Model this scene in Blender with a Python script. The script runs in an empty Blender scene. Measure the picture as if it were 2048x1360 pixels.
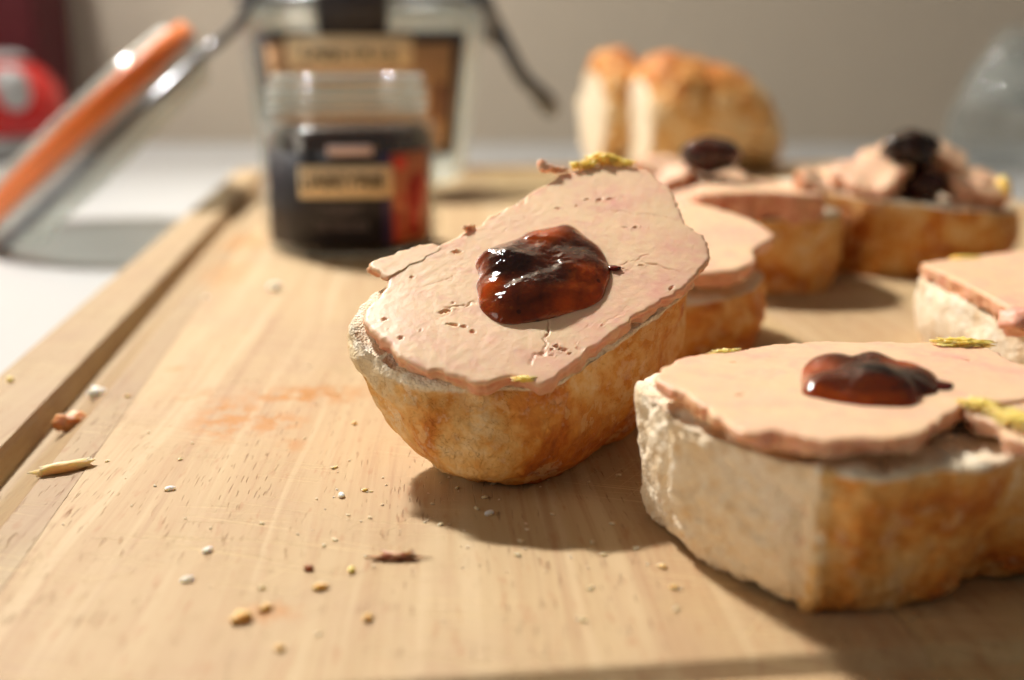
import bpy, bmesh, math, random
from mathutils import Vector, Matrix, noise

# ------------------------------------------------------------------ camera, world, lamps
# all lengths below are in centimetres and are scaled to metres when meshes are made
S = 0.01
scene = bpy.context.scene
PITCH = 14.406
cam_d = bpy.data.cameras.new('camera')
cam = bpy.data.objects.new('camera', cam_d)
scene.collection.objects.link(cam)
cam.location = (0, 0, 6.2 * S)
cam.rotation_euler = (math.radians(90 - PITCH), 0, 0)
cam_d.sensor_width = 36
cam_d.lens = 39.0
cam_d.clip_start = 0.005
cam_d.clip_end = 50
cam_d.dof.use_dof = True
cam_d.dof.focus_distance = 16.5 * S
cam_d.dof.aperture_fstop = 9.8
scene.camera = cam

world = bpy.data.worlds.new('World')
scene.world = world
world.use_nodes = True
bg = world.node_tree.nodes['Background']
bg.inputs['Color'].default_value = (1.0, 0.88, 0.76, 1)
bg.inputs['Strength'].default_value = 0.13

# under-cabinet halogen spots at the back, plus the light that spills out beside their beams
LAMP = Vector((-47, 83, 88))
AIM = Vector((-4, 24, 0))
for i, (dx, dy, w) in enumerate(((-5.5, 0.5, 13.5), (0, 0, 30), (5.0, -1.0, 14.5))):
    ld = bpy.data.lights.new('counter_spot', 'SPOT')
    ld.energy = w
    ld.color = (1.0, 0.965, 0.91)
    ld.shadow_soft_size = 1.9 * S
    ld.spot_size = math.radians(74)
    ld.spot_blend = 1.0
    lo = bpy.data.objects.new('counter_spot', ld)
    lo.location = (LAMP + Vector((dx, dy, 0))) * S
    lo.rotation_euler = (AIM - LAMP).to_track_quat('-Z', 'Y').to_euler()
    scene.collection.objects.link(lo)
sd = bpy.data.lights.new('counter_spill', 'POINT')
sd.energy = 34
sd.color = (1.0, 0.965, 0.91)
sd.shadow_soft_size = 4 * S
so = bpy.data.objects.new('counter_spill', sd)
so.location = LAMP * S
scene.collection.objects.link(so)

# the room's own lamp, a soft light off to the left
ad = bpy.data.lights.new('room_lamp', 'AREA')
ad.shape = 'DISK'
ad.size = 0.7
ad.energy = 4.2
ad.color = (1.0, 0.88, 0.74)
ao = bpy.data.objects.new('room_lamp', ad)
ao.location = (-1.25, -0.25, 0.5)
ao.rotation_euler = (Vector((0.0, 0.25, 0)) - Vector(ao.location)).to_track_quat('-Z', 'Y').to_euler()
scene.collection.objects.link(ao)

scene.view_settings.view_transform = 'Standard'
scene.view_settings.look = 'None'
scene.view_settings.gamma = 1
scene.view_settings.exposure = 0
scene.view_settings.use_curve_mapping = False
scene.cycles.max_bounces = 7
scene.cycles.use_adaptive_sampling = True
scene.cycles.adaptive_threshold = 0.03
scene.cycles.transparent_max_bounces = 16
scene.cycles.use_denoising = True
scene.cycles.caustics_refractive = False
scene.cycles.caustics_reflective = False

col = scene.collection
random.seed(4)

# ------------------------------------------------------------------ node helpers
class NT:
    def __init__(s, name):
        s.m = bpy.data.materials.new(name)
        s.m.use_nodes = True
        s.t = s.m.node_tree
        s.t.nodes.clear()
        s.out = s.n('ShaderNodeOutputMaterial')
    def n(s, typ, props=None, **ins):
        nd = s.t.nodes.new(typ)
        for k, v in (props or {}).items():
            setattr(nd, k, v)
        for k, v in ins.items():
            s.put(nd, k, v)
        return nd
    def put(s, nd, k, v):
        key = int(k[1:]) if (k[0] == 'i' and k[1:].isdigit()) else k.replace('_', ' ')
        sock = nd.inputs[key]
        if isinstance(v, bpy.types.NodeSocket):
            s.t.links.new(v, sock)
        elif isinstance(v, bpy.types.Node):
            s.t.links.new(v.outputs[0], sock)
        else:
            sock.default_value = v
    def math(s, op, a, b=0.0, c=None, clamp=False):
        nd = s.n('ShaderNodeMath', {'operation': op, 'use_clamp': clamp}, i0=a, i1=b)
        if c is not None:
            s.put(nd, 'i2', c)
        return nd.outputs[0]
    def vmath(s, op, a, b=(0, 0, 0)):
        return s.n('ShaderNodeVectorMath', {'operation': op}, i0=a, i1=b).outputs[0]
    def mapping(s, vec, loc=(0, 0, 0), rot=(0, 0, 0), scale=(1, 1, 1)):
        return s.n('ShaderNodeMapping', None, Vector=vec, Location=loc, Rotation=rot, Scale=scale).outputs[0]
    def noise(s, vec, scale=1.0, detail=4.0, rough=0.55, dist=0.0):
        return s.n('ShaderNodeTexNoise', None, Vector=vec, Scale=scale, Detail=detail, Roughness=rough, Distortion=dist).outputs['Fac']
    def vor(s, vec, scale=1.0, feature='F1', out='Distance'):
        return s.n('ShaderNodeTexVoronoi', {'feature': feature}, Vector=vec, Scale=scale).outputs[out]
    def ramp(s, fac, *stops):
        nd = s.n('ShaderNodeValToRGB', None, Fac=fac)
        el = nd.color_ramp.elements
        while len(el) < len(stops):
            el.new(0.5)
        for e, (p, c) in zip(el, stops):
            e.position = p
            e.color = tuple(c) + (1,) if len(c) == 3 else c
        return nd.outputs['Color']
    def step(s, fac, a, b):
        return s.n('ShaderNodeMapRange', {'interpolation_type': 'SMOOTHSTEP'}, Value=fac, From_Min=a, From_Max=b).outputs[0]
    def mix(s, fac, a, b, mode='MIX'):
        nd = s.n('ShaderNodeMix', {'data_type': 'RGBA', 'blend_type': mode})
        for k, v in ((0, fac), (6, a), (7, b)):
            if isinstance(v, bpy.types.NodeSocket):
                s.t.links.new(v, nd.inputs[k])
            else:
                nd.inputs[k].default_value = v if k == 0 else (tuple(v) + (1,) if len(v) == 3 else v)
        return nd.outputs[2]
    def cm(s):
        tc = s.n('ShaderNodeTexCoord')
        return s.n('ShaderNodeVectorMath', {'operation': 'SCALE'}, i0=tc.outputs['Object'], Scale=100.0).outputs[0]
    def attr(s, name='Col'):
        return s.n('ShaderNodeAttribute', {'attribute_name': name}).outputs
    def bump(s, height, dist, strength=1.0, normal=None):
        nd = s.n('ShaderNodeBump', None, Height=height, Distance=dist, Strength=strength)
        if normal is not None:
            s.put(nd, 'Normal', normal)
        return nd.outputs[0]
    def bsdf(s, **k):
        nd = s.n('ShaderNodeBsdfPrincipled')
        for a, v in k.items():
            s.put(nd, a, v if not (isinstance(v, tuple) and len(v) == 3 and a in ('Base_Color', 'Specular_Tint', 'Coat_Tint')) else v + (1,))
        s.t.links.new(nd.outputs[0], s.out.inputs['Surface'])
        return nd

def plain(name, c, rough=0.5, metal=0.0, spec=0.5, vary=0.08, scale=2.0, sss=0.0):
    t = NT(name)
    p = t.cm()
    f = t.noise(p, scale, 3)
    c2 = tuple(x * (1 - vary * 2) for x in c)
    t.bsdf(Base_Color=t.mix(f, c2, tuple(min(1, x * (1 + vary)) for x in c)), Roughness=rough, Metallic=metal, Specular_IOR_Level=spec,
           Subsurface_Weight=sss, Subsurface_Radius=(1.0, 0.7, 0.4), Subsurface_Scale=0.003)
    return t.m

def lin(r, g, b):
    f = lambda v: (v / 255 / 12.92) if v <= 10 else ((v / 255 + 0.055) / 1.055) ** 2.4
    return (f(r), f(g), f(b))

# ------------------------------------------------------------------ materials
def make_wood():
    t = NT('beech_wood')
    raw = t.cm()
    info = t.n('ShaderNodeObjectInfo').outputs
    rnd = info['Random']
    off = t.n('ShaderNodeCombineXYZ', None, X=t.math('MULTIPLY', rnd, 37.0), Y=t.math('MULTIPLY', rnd, 91.0), Z=t.math('MULTIPLY', rnd, 13.0)).outputs[0]
    p = t.vmath('ADD', raw, off)
    p = t.mapping(p, rot=(0, 0, math.radians(3.2)))
    wob = t.noise(t.mapping(p, scale=(0.25, 0.06, 0.25)), 1.0, 2)
    pw = t.vmath('ADD', p, t.n('ShaderNodeCombineXYZ', None, X=t.math('MULTIPLY', wob, 1.2)).outputs[0])
    band = t.noise(t.mapping(pw, scale=(0.9, 0.03, 0.9)), 1.0, 3, 0.6)
    fine = t.noise(t.mapping(pw, scale=(7.0, 0.25, 7.0)), 1.0, 4, 0.65)
    fleck = t.noise(t.mapping(pw, scale=(9.0, 1.7, 9.0)), 1.0, 2, 0.5)
    pore = t.noise(t.mapping(pw, scale=(26.0, 1.9, 26.0)), 1.0, 1.5, 0.5)
    blot = t.noise(t.mapping(p, scale=(0.5, 0.35, 0.5)), 1.0, 3)
    c = t.ramp(band, (0.25, lin(202, 172, 132)), (0.5, lin(212, 186, 146)), (0.75, lin(222, 200, 162)))
    c = t.mix(t.math('MULTIPLY', t.step(fine, 0.45, 0.75), 0.35), c, lin(186, 140, 98))
    c = t.mix(t.math('MULTIPLY', t.step(blot, 0.42, 0.72), 0.5), c, lin(200, 168, 138))
    c = t.mix(t.math('MULTIPLY', t.step(fleck, 0.6, 0.74), 0.4), c, lin(190, 134, 88))
    porem = t.math('MULTIPLY', t.step(pore, 0.635, 0.72), t.step(t.noise(t.mapping(p, scale=(0.9, 0.12, 0.9)), 1.0, 2), 0.36, 0.56))
    streak = t.step(t.noise(t.mapping(pw, scale=(5.0, 0.035, 5.0)), 1.0, 3, 0.6), 0.55, 0.68)
    c = t.mix(t.math('MULTIPLY', streak, 0.38), c, lin(176, 132, 96))
    pal = t.step(t.noise(t.mapping(pw, loc=(9, 4, 0), scale=(2.2, 0.05, 2.2)), 1.0, 3, 0.6), 0.52, 0.66)
    c = t.mix(t.math('MULTIPLY', pal, 0.45), c, lin(232, 212, 176))
    c = t.mix(t.math('MULTIPLY', porem, 0.42), c, lin(140, 92, 56))
    tone = t.math('ADD', 0.95, t.math('MULTIPLY', rnd, 0.05))
    c = t.mix(1.0, c, t.n('ShaderNodeCombineColor', None, Red=tone, Green=tone, Blue=tone).outputs[0], 'MULTIPLY')
    c = t.mix(1.0, c, info['Color'], 'MULTIPLY')
    c = t.mix(1.0, c, (0.815, 0.785, 0.725), 'MULTIPLY')
    # knife scratches: thin pale lines running across the grain
    scr = None
    for ang, sx, sy, lo in ((-66, 30.0, 0.22, 0.645), (-79, 26.0, 0.3, 0.66), (38, 34.0, 0.3, 0.70)):
        a = t.noise(t.mapping(t.mapping(raw, rot=(0, 0, math.radians(ang))), scale=(sx, sy, 0.0)), 1.0, 1.0, 0.5)
        m = t.step(a, lo, lo + 0.03)
        scr = m if scr is None else t.math('MAXIMUM', scr, m)
    where = t.step(t.noise(raw, 0.28, 2), 0.42, 0.6)
    scr = t.math('MULTIPLY', scr, where)
    c = t.mix(t.math('MULTIPLY', scr, 0.6), c, lin(226, 200, 150))
    # greasy orange stains left by food
    st = None
    for (u, v, ru, rv, k) in ((-2.75, 19.1, 0.75, 1.5, 1.0), (-1.45, 20.3, 1.5, 0.75, 1.0), (-1.95, 18.7, 0.75, 0.7, .9), (-1.5, 17.5, .3, .4, .6),
                              (-4.5, 33.0, .8, 2.6, .9), (-4.6, 38.5, 1.0, 2.4, 1.0), (-3.5, 20.6, .55, .5, .5), (-4.2, 22.5, .25, .3, .8), (-1.4, 11.8, .5, .3, .8), (2.3, 35.5, 2.5, 2.0, .4)):
        d = t.n('ShaderNodeVectorMath', {'operation': 'LENGTH'}, i0=t.mapping(t.vmath('SUBTRACT', raw, (u, v, 0)), scale=(1 / ru, 1 / rv, 0))).outputs['Value']
        m = t.math('MULTIPLY', t.step(d, 1.25, 0.2), k)
        st = m if st is None else t.math('MAXIMUM', st, m)
    sn = t.noise(t.mapping(raw, scale=(1.0, 0.75, 1.0)), 3.2, 4, 0.65)
    st = t.math('MULTIPLY', st, t.step(sn, 0.42, 0.56))
    c = t.mix(t.math('MULTIPLY', st, 0.9), c, lin(184, 122, 48))
    h = t.math('SUBTRACT', t.math('MULTIPLY', fine, 0.35), t.math('ADD', t.math('MULTIPLY', porem, 0.6), t.math('MULTIPLY', scr, 0.5)))
    t.bsdf(Base_Color=c, Roughness=t.math('SUBTRACT', 0.62, t.math('MULTIPLY', st, 0.2)), Specular_IOR_Level=0.3, Normal=t.bump(h, 0.0003, 0.7))
    return t.m

def make_bread():
    """Col.r = crust, Col.g = browning, Col.b = floury dust"""
    t = NT('bread')
    p = t.cm()
    a = t.n('ShaderNodeSeparateColor', None, Color=t.attr()['Color']).outputs
    n1 = t.noise(p, 1.0, 4, 0.62, 0.5)
    n2 = t.noise(p, 4.5, 4, 0.65)
    n3 = t.noise(p, 18.0, 3, 0.6)
    pores = t.vor(p, 9.0, 'SMOOTH_F1')
    pore2 = t.vor(p, 24.0, 'F1')
    crumb = t.ramp(t.math('ADD', t.math('MULTIPLY', n2, 0.65), t.math('MULTIPLY', n1, 0.35)), (0.34, lin(230, 202, 160)), (0.5, lin(244, 229, 202)), (0.66, lin(251, 246, 232)))
    crumb = t.mix(t.math('MULTIPLY', t.step(n3, 0.5, 0.62), 0.4), crumb, lin(224, 192, 146))
    brown = t.math('ADD', t.math('MULTIPLY', t.math('SUBTRACT', n1, 0.5), 1.9), a['Green'])
    brown = t.math('ADD', brown, t.math('MULTIPLY', t.math('SUBTRACT', n2, 0.5), 0.55))
    crust = t.ramp(brown, (0.0, lin(242, 218, 176)), (0.25, lin(234, 188, 120)), (0.5, lin(220, 150, 70)), (0.75, lin(194, 108, 40)), (1.0, lin(150, 78, 32)))
    speck = t.step(n3, 0.60, 0.70)
    crust = t.mix(t.math('MULTIPLY', speck, 0.28), crust, lin(158, 92, 42))
    pale = t.step(t.noise(p, 2.2, 4, 0.7), 0.56, 0.66)
    crust = t.mix(t.math('MULTIPLY', a['Blue'], pale), crust, lin(244, 228, 200))
    # blistered, flaking skin: thin dark cracks and stepped flake edges
    warp = t.vmath('ADD', p, t.vmath('MULTIPLY', t.n('ShaderNodeTexNoise', None, Vector=p, Scale=2.5).outputs['Color'], (0.9, 0.9, 0.9)))
    crk = t.step(t.vor(warp, 1.5, 'DISTANCE_TO_EDGE'), 0.035, 0.0)
    crk = t.math('MULTIPLY', crk, t.step(t.noise(p, 1.4, 2), 0.47, 0.6))
    crust = t.mix(t.math('MULTIPLY', crk, 0.10), crust, lin(150, 90, 44))
    fl = t.noise(p, 2.6, 4, 0.6)
    flk = t.math('ADD', t.step(fl, 0.47, 0.485), t.step(fl, 0.58, 0.592))
    crust = t.mix(t.math('MULTIPLY', t.step(fl, 0.58, 0.592), 0.4), crust, lin(238, 204, 150))
    cf = t.math('ADD', a['Red'], t.math('MULTIPLY', t.math('SUBTRACT', n2, 0.5), 0.5))
    cf = t.step(cf, 0.35, 0.65)
    c = t.mix(cf, crumb, crust)
    inv = t.math('SUBTRACT', 1.0, cf)
    h = t.math('MULTIPLY', inv, t.math('ADD', t.math('MULTIPLY', pores, 0.7), t.math('MULTIPLY', pore2, 0.45)))
    h = t.math('ADD', h, t.math('MULTIPLY', n2, 0.45))
    h = t.math('ADD', h, t.math('MULTIPLY', n3, 0.3))
    h = t.math('ADD', h, t.math('MULTIPLY', cf, t.math('SUBTRACT', t.math('MULTIPLY', flk, 0.35), t.math('MULTIPLY', crk, 0.12))))
    t.bsdf(Base_Color=c, Roughness=t.math('SUBTRACT', 0.85, t.math('MULTIPLY', cf, 0.25)), Specular_IOR_Level=0.3,
           Normal=t.bump(h, 0.0006, 0.8))
    return t.m

def make_gras():
    t = NT('foie_gras')
    p = t.cm()
    base = t.attr()['Color']
    n1 = t.noise(p, 0.9, 3, 0.5)
    n2 = t.noise(p, 6.0, 4, 0.6)
    n3 = t.noise(p, 25.0, 3, 0.6)
    c = t.mix(t.math('MULTIPLY', t.step(n1, 0.42, 0.68), 0.35), base, lin(228, 180, 156), 'MIX')
    vein = t.noise(t.mapping(p, rot=(0, 0, 0.5), scale=(1, 2.2, 1)), 2.6, 5, 0.7, 0.6)
    c = t.mix(t.math('MULTIPLY', t.step(vein, 0.62, 0.74), 0.6), c, lin(205, 120, 112))
    c = t.mix(t.math('MULTIPLY', t.step(n2, 0.5, 0.75), 0.3), c, lin(243, 214, 178))
    blotch = t.noise(p, 2.2, 3, 0.6, 0.3)
    c = t.mix(t.math('MULTIPLY', t.step(blotch, 0.48, 0.68), 0.42), c, lin(224, 164, 146))
    por = t.step(t.vor(t.vmath('ADD', p, t.vmath('MULTIPLY', t.n('ShaderNodeTexNoise', None, Vector=p, Scale=6.0).outputs['Color'], (0.3, 0.3, 0.3))), 5.0), 0.12, 0.04)
    por = t.math('MULTIPLY', por, t.step(n1, 0.45, 0.6))
    c = t.mix(t.math('MULTIPLY', por, 0.25), c, lin(190, 110, 86))
    drag = t.noise(t.mapping(p, rot=(0, 0, math.radians(-28)), scale=(0.35, 7, 3)), 1.0, 2, 0.5)
    h = t.math('ADD', t.math('MULTIPLY', drag, 0.16), t.math('ADD', t.math('MULTIPLY', n2, 0.4), t.math('MULTIPLY', n3, 0.3)))
    h = t.math('SUBTRACT', h, t.math('MULTIPLY', por, 0.4))
    t.bsdf(Base_Color=c, Roughness=0.46, Specular_IOR_Level=0.28, Subsurface_Weight=0.3, Subsurface_Radius=(1.0, 0.5, 0.3), Subsurface_Scale=0.0025,
           Normal=t.bump(h, 0.00014, 0.6))
    return t.m

def make_jam():
    t = NT('fig_jam')
    p = t.cm()
    base = t.attr()['Color']
    n1 = t.noise(p, 2.4, 4, 0.6)
    n2 = t.noise(p, 9.0, 3, 0.6)
    c = t.mix(t.math('MULTIPLY', t.step(n1, 0.4, 0.75), 0.55), base, lin(44, 18, 8))
    seed = t.step(t.vor(p, 5.0), 0.16, 0.1)
    c = t.mix(t.math('MULTIPLY', seed, 0.22), c, lin(150, 80, 22))
    dark = t.step(t.vor(t.mapping(p, loc=(3.1, 1.7, 0.4)), 4.2), 0.2, 0.12)
    c = t.mix(t.math('MULTIPLY', dark, 0.6), c, lin(30, 14, 10))
    h = t.math('ADD', n1, t.math('MULTIPLY', n2, 0.3))
    t.bsdf(Base_Color=c, Roughness=0.06, Specular_IOR_Level=0.45, IOR=1.42, Subsurface_Weight=0.75, Subsurface_Radius=(1.0, 0.28, 0.06), Subsurface_Scale=0.0035,
           Coat_Weight=0.2, Coat_Roughness=0.03, Normal=t.bump(h, 0.0007, 0.5))
    return t.m

def make_thin_glass(name, tint, gloss=1.0, milk=0.0, rim=0.0):
    t = NT(name)
    fc = t.n('ShaderNodeLayerWeight', None, Blend=0.5).outputs['Facing']
    fr = t.math('ADD', 0.04, t.math('MULTIPLY', t.math('POWER', fc, 5.0), 0.6))
    tr = t.n('ShaderNodeBsdfTransparent', None, Color=tint + (1,))
    gl = t.n('ShaderNodeBsdfGlossy', None, Color=(1, 1, 1, 1), Roughness=0.05)
    fac = t.math('ADD', t.math('MULTIPLY', fr, gloss), 0.02)
    mx = t.n('ShaderNodeMixShader', None, i0=fac, i1=tr.outputs[0], i2=gl.outputs[0])
    if milk or rim:
        df = t.n('ShaderNodeBsdfDiffuse', None, Color=(0.70, 0.74, 0.70, 1))
        mk = t.math('ADD', milk, t.math('MULTIPLY', t.math('POWER', fc, 2.5), rim))  # whitish diffuse growing towards grazing edges imitates light caught in thick glass
        mx = t.n('ShaderNodeMixShader', None, i0=mk, i1=mx.outputs[0], i2=df.outputs[0])
    t.t.links.new(mx.outputs[0], t.out.inputs['Surface'])
    return t.m

M = {}
M['wood'] = make_wood()
M['bread'] = make_bread()
M['gras'] = make_gras()
M['jam'] = make_jam()
M['glass'] = make_thin_glass('clear_glass', (0.965, 0.975, 0.97), 0.9, 0.0, 0.30)
M['lid_glass'] = make_thin_glass('pressed_glass', (0.86, 0.89, 0.87), 1.8, 0.3, 0.6)
M['jar_glass'] = make_thin_glass('thick_jar_glass', (0.95, 0.965, 0.955), 1.2, 0.05, 0.6)
M['table'] = plain('white_laminate', (0.48, 0.485, 0.48), 0.35, vary=0.02)
M['wall'] = plain('putty_wall_paint', lin(206, 193, 174), 0.75, vary=0.02, scale=0.2)
M['rubber'] = plain('orange_rubber', lin(250, 138, 66), 0.42, vary=0.06, sss=0.5)
M['wire'] = plain('steel_wire', (0.25, 0.26, 0.28), 0.3, 1.0, vary=0.1)
M['black'] = plain('black_paper', (0.022, 0.018, 0.024), 0.5, vary=0.15)
M['band'] = plain('beige_print', lin(244, 220, 178), 0.6, vary=0.05)
M['tan'] = plain('tan_print', lin(222, 174, 126), 0.6, vary=0.12, scale=0.7)
M['ink'] = plain('dark_ink', lin(30, 26, 20), 0.6)
M['dim'] = plain('grey_ink', lin(104, 92, 92), 0.6)
M['purple'] = plain('purple_print', lin(62, 44, 92), 0.5)
M['red'] = plain('red_print', lin(206, 62, 42), 0.5, vary=0.2, scale=1.5)
M['orange'] = plain('salmon_print', lin(214, 134, 92), 0.5, vary=0.2, scale=1.5)
M['jar_jam'] = plain('dark_jam', lin(58, 28, 14), 0.2, vary=0.35, scale=1.2)
M['reflection'] = plain('reflection_pink', lin(222, 196, 190), 0.5)
M['enamel'] = plain('red_enamel', lin(206, 26, 26), 0.25, vary=0.1)
M['maroon'] = plain('maroon_fabric', lin(88, 22, 30), 0.8, vary=0.15)
M['grey'] = plain('grey_plastic', lin(176, 176, 176), 0.4, vary=0.1)
M['bag'] = make_thin_glass('cloudy_plastic', (0.84, 0.86, 0.87), 0.3, 0.2)
M['fat'] = plain('yellow_fat', lin(255, 208, 104), 0.4, vary=0.08, scale=6, sss=0.6)
M['seed'] = plain('white_seed', lin(246, 240, 230), 0.5, vary=0.04, sss=0.8)
M['crumb'] = plain('golden_crumb', lin(236, 172, 96), 0.6, vary=0.2, scale=8, sss=0.7)
M['brown'] = plain('brown_crust_flake', lin(160, 88, 56), 0.6, vary=0.25, scale=8, sss=0.4)
M['almond'] = plain('toasted_crust', lin(220, 150, 92), 0.5, vary=0.2, scale=5, sss=0.5)
M['pale'] = plain('pale_crumb', lin(236, 208, 164), 0.7, vary=0.12, scale=6, sss=0.7)

# ------------------------------------------------------------------ mesh helpers
def tag(o, label=None, cat=None, group=None, kind=None):
    for k, v in (('label', label), ('category', cat), ('group', group), ('kind', kind)):
        if v:
            o[k] = v
    return o

def empty(name, loc, rz=0.0):
    e = bpy.data.objects.new(name, None)
    e.empty_display_size = 0.01
    e.location = Vector(loc) * S
    e.rotation_euler = (0, 0, rz)
    col.objects.link(e)
    return e

def build(name, verts, faces, mat, parent=None, base=(0, 0, 0), cols=None, smooth=True):
    b = Vector(base)
    me = bpy.data.meshes.new(name)
    me.from_pydata([(Vector(v) - b) * S for v in verts], [], faces)
    me.materials.append(mat)
    if smooth:
        me.polygons.foreach_set('use_smooth', [True] * len(me.polygons))
    if cols is not None:
        at = me.color_attributes.new('Col', 'FLOAT_COLOR', 'POINT')
        flat = []
        for c in cols:
            flat += [c[0], c[1], c[2], 1.0]
        at.data.foreach_set('color', flat)
    me.update()
    o = bpy.data.objects.new(name, me)
    col.objects.link(o)
    if parent is not None:
        o.parent = parent
    else:
        o.location = b * S
    return o

def catmull(pts, per):
    n = len(pts)
    out = []
    for i in range(n):
        p0, p1, p2, p3 = (Vector(pts[(i + k) % n]) for k in (-1, 0, 1, 2))
        for j in range(per):
            t = j / per
            out.append(0.5 * ((2 * p1) + (p2 - p0) * t + (2 * p0 - 5 * p1 + 4 * p2 - p3) * t * t + (3 * p1 - p0 - 3 * p2 + p3) * t ** 3))
    return out

def resample(pts, n):
    pts = [Vector(p) for p in pts]
    m = len(pts)
    d = [0.0]
    for i in range(m):
        d.append(d[-1] + (pts[(i + 1) % m] - pts[i]).length)
    L = d[-1]
    out = []
    j = 0
    for i in range(n):
        s = L * i / n
        while d[j + 1] < s:
            j += 1
        f = (s - d[j]) / max(1e-9, d[j + 1] - d[j])
        out.append(pts[j].lerp(pts[(j + 1) % m], f))
    return out

def fbm(p, sc, oc=3, seed=0.0):
    q = Vector((p[0] * sc + seed * 7.13, p[1] * sc - seed * 3.7, p[2] * sc + seed * 1.9))
    return noise.fractal(q, 0.9, 2.1, oc)

def loft(name, loops, mat, parent, base, colfn, rows=36, nang=150, cap_rings=14, lump=0.06, fine=0.02, seed=1.0, cap_noise=0.05, bot_rings=5, hook=None):
    """closed body skinned over a stack of loops; the first loop carries the cut face"""
    L = [resample(catmull(l, 10), nang) for l in loops]
    k = len(L)
    verts, meta = [], []
    cen = sum(L[0], Vector()) / nang
    nrm = Vector()
    for i in range(nang):
        nrm += (L[0][i] - cen).cross(L[0][(i + 1) % nang] - cen)
    nrm.normalize()
    verts.append(cen.copy()); meta.append((0.0, 0, 0.0))
    for r in range(1, cap_rings):
        f = r / cap_rings
        for i in range(nang):
            p = cen.lerp(L[0][i], f)
            verts.append(p + nrm * (cap_noise * fbm(p, 2.2, 4, seed)))
            meta.append((f - 1.0, i / nang, 0.0))
    for r in range(rows + 1):
        t = r / rows * (k - 1)
        a = min(int(t), k - 2)
        f = t - a
        for i in range(nang):
            p0, p1, p2, p3 = L[max(a - 1, 0)][i], L[a][i], L[a + 1][i], L[min(a + 2, k - 1)][i]
            p = 0.5 * ((2 * p1) + (p2 - p0) * f + (2 * p0 - 5 * p1 + 4 * p2 - p3) * f * f + (3 * p1 - p0 - 3 * p2 + p3) * f ** 3)
            verts.append(p)
            meta.append((r / rows, i / nang, 1.0))
    cb = sum(L[-1], Vector()) / nang
    for r in range(1, bot_rings):
        f = 1 - r / bot_rings
        for i in range(nang):
            verts.append(cb.lerp(L[-1][i], f)); meta.append((1.0 + (1 - f), i / nang, 1.0))
    verts.append(cb.copy()); meta.append((2.0, 0, 1.0))
    faces = []
    for i in range(nang):
        faces.append((0, 1 + i, 1 + (i + 1) % nang))
    nr = (cap_rings - 1) + (rows + 1) + (bot_rings - 1)
    for r in range(nr - 1):
        a = 1 + r * nang
        for i in range(nang):
            j = (i + 1) % nang
            faces.append((a + i, a + nang + i, a + nang + j, a + j))
    a = 1 + (nr - 1) * nang
    for i in range(nang):
        faces.append((a + i, len(verts) - 1, a + (i + 1) % nang))
    # push the skin in and out along its normals
    me = bpy.data.meshes.new('tmp')
    me.from_pydata(verts, [], faces)
    me.update()
    nn = [v.normal.copy() for v in me.vertices]
    bpy.data.meshes.remove(me)
    if sum((nn[0].dot(nrm),)) < 0:
        nn = [-x for x in nn]
        faces = [tuple(reversed(f)) for f in faces]
    out, cols = [], []
    for p, m, q in zip(verts, meta, nn):
        if m[2] > 0.5:
            w = 1.0 if m[0] <= 1 else 0.3
            p = p + q * w * (lump * fbm(p, 1.0, 3, seed) + lump * 0.25 * (0.35 - abs(fbm(p, 2.3, 3, seed + 5))) + fine * fbm(p, 5.0, 4, seed + 2))
            if hook:
                p = p + q * hook(p)
        out.append(p)
        cols.append(colfn(p, m[0], m[1]))
    return build(name, out, faces, mat, parent, base, cols)

def mixc(a, b, f):
    f = max(0.0, min(1.0, f))
    return tuple(x + (y - x) * f for x, y in zip(a, b))

def seg_dist(x, y, ax, ay, bx, by):
    dx, dy = bx - ax, by - ay
    t = max(0, min(1, ((x - ax) * dx + (y - ay) * dy) / (dx * dx + dy * dy + 1e-9)))
    return math.hypot(x - ax - t * dx, y - ay - t * dy), t

G_BASE, G_PINK, G_EDGE, G_RED, G_FAT = lin(236, 201, 162), lin(228, 164, 150), lin(220, 154, 122), lin(196, 104, 78), lin(232, 200, 96)

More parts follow.
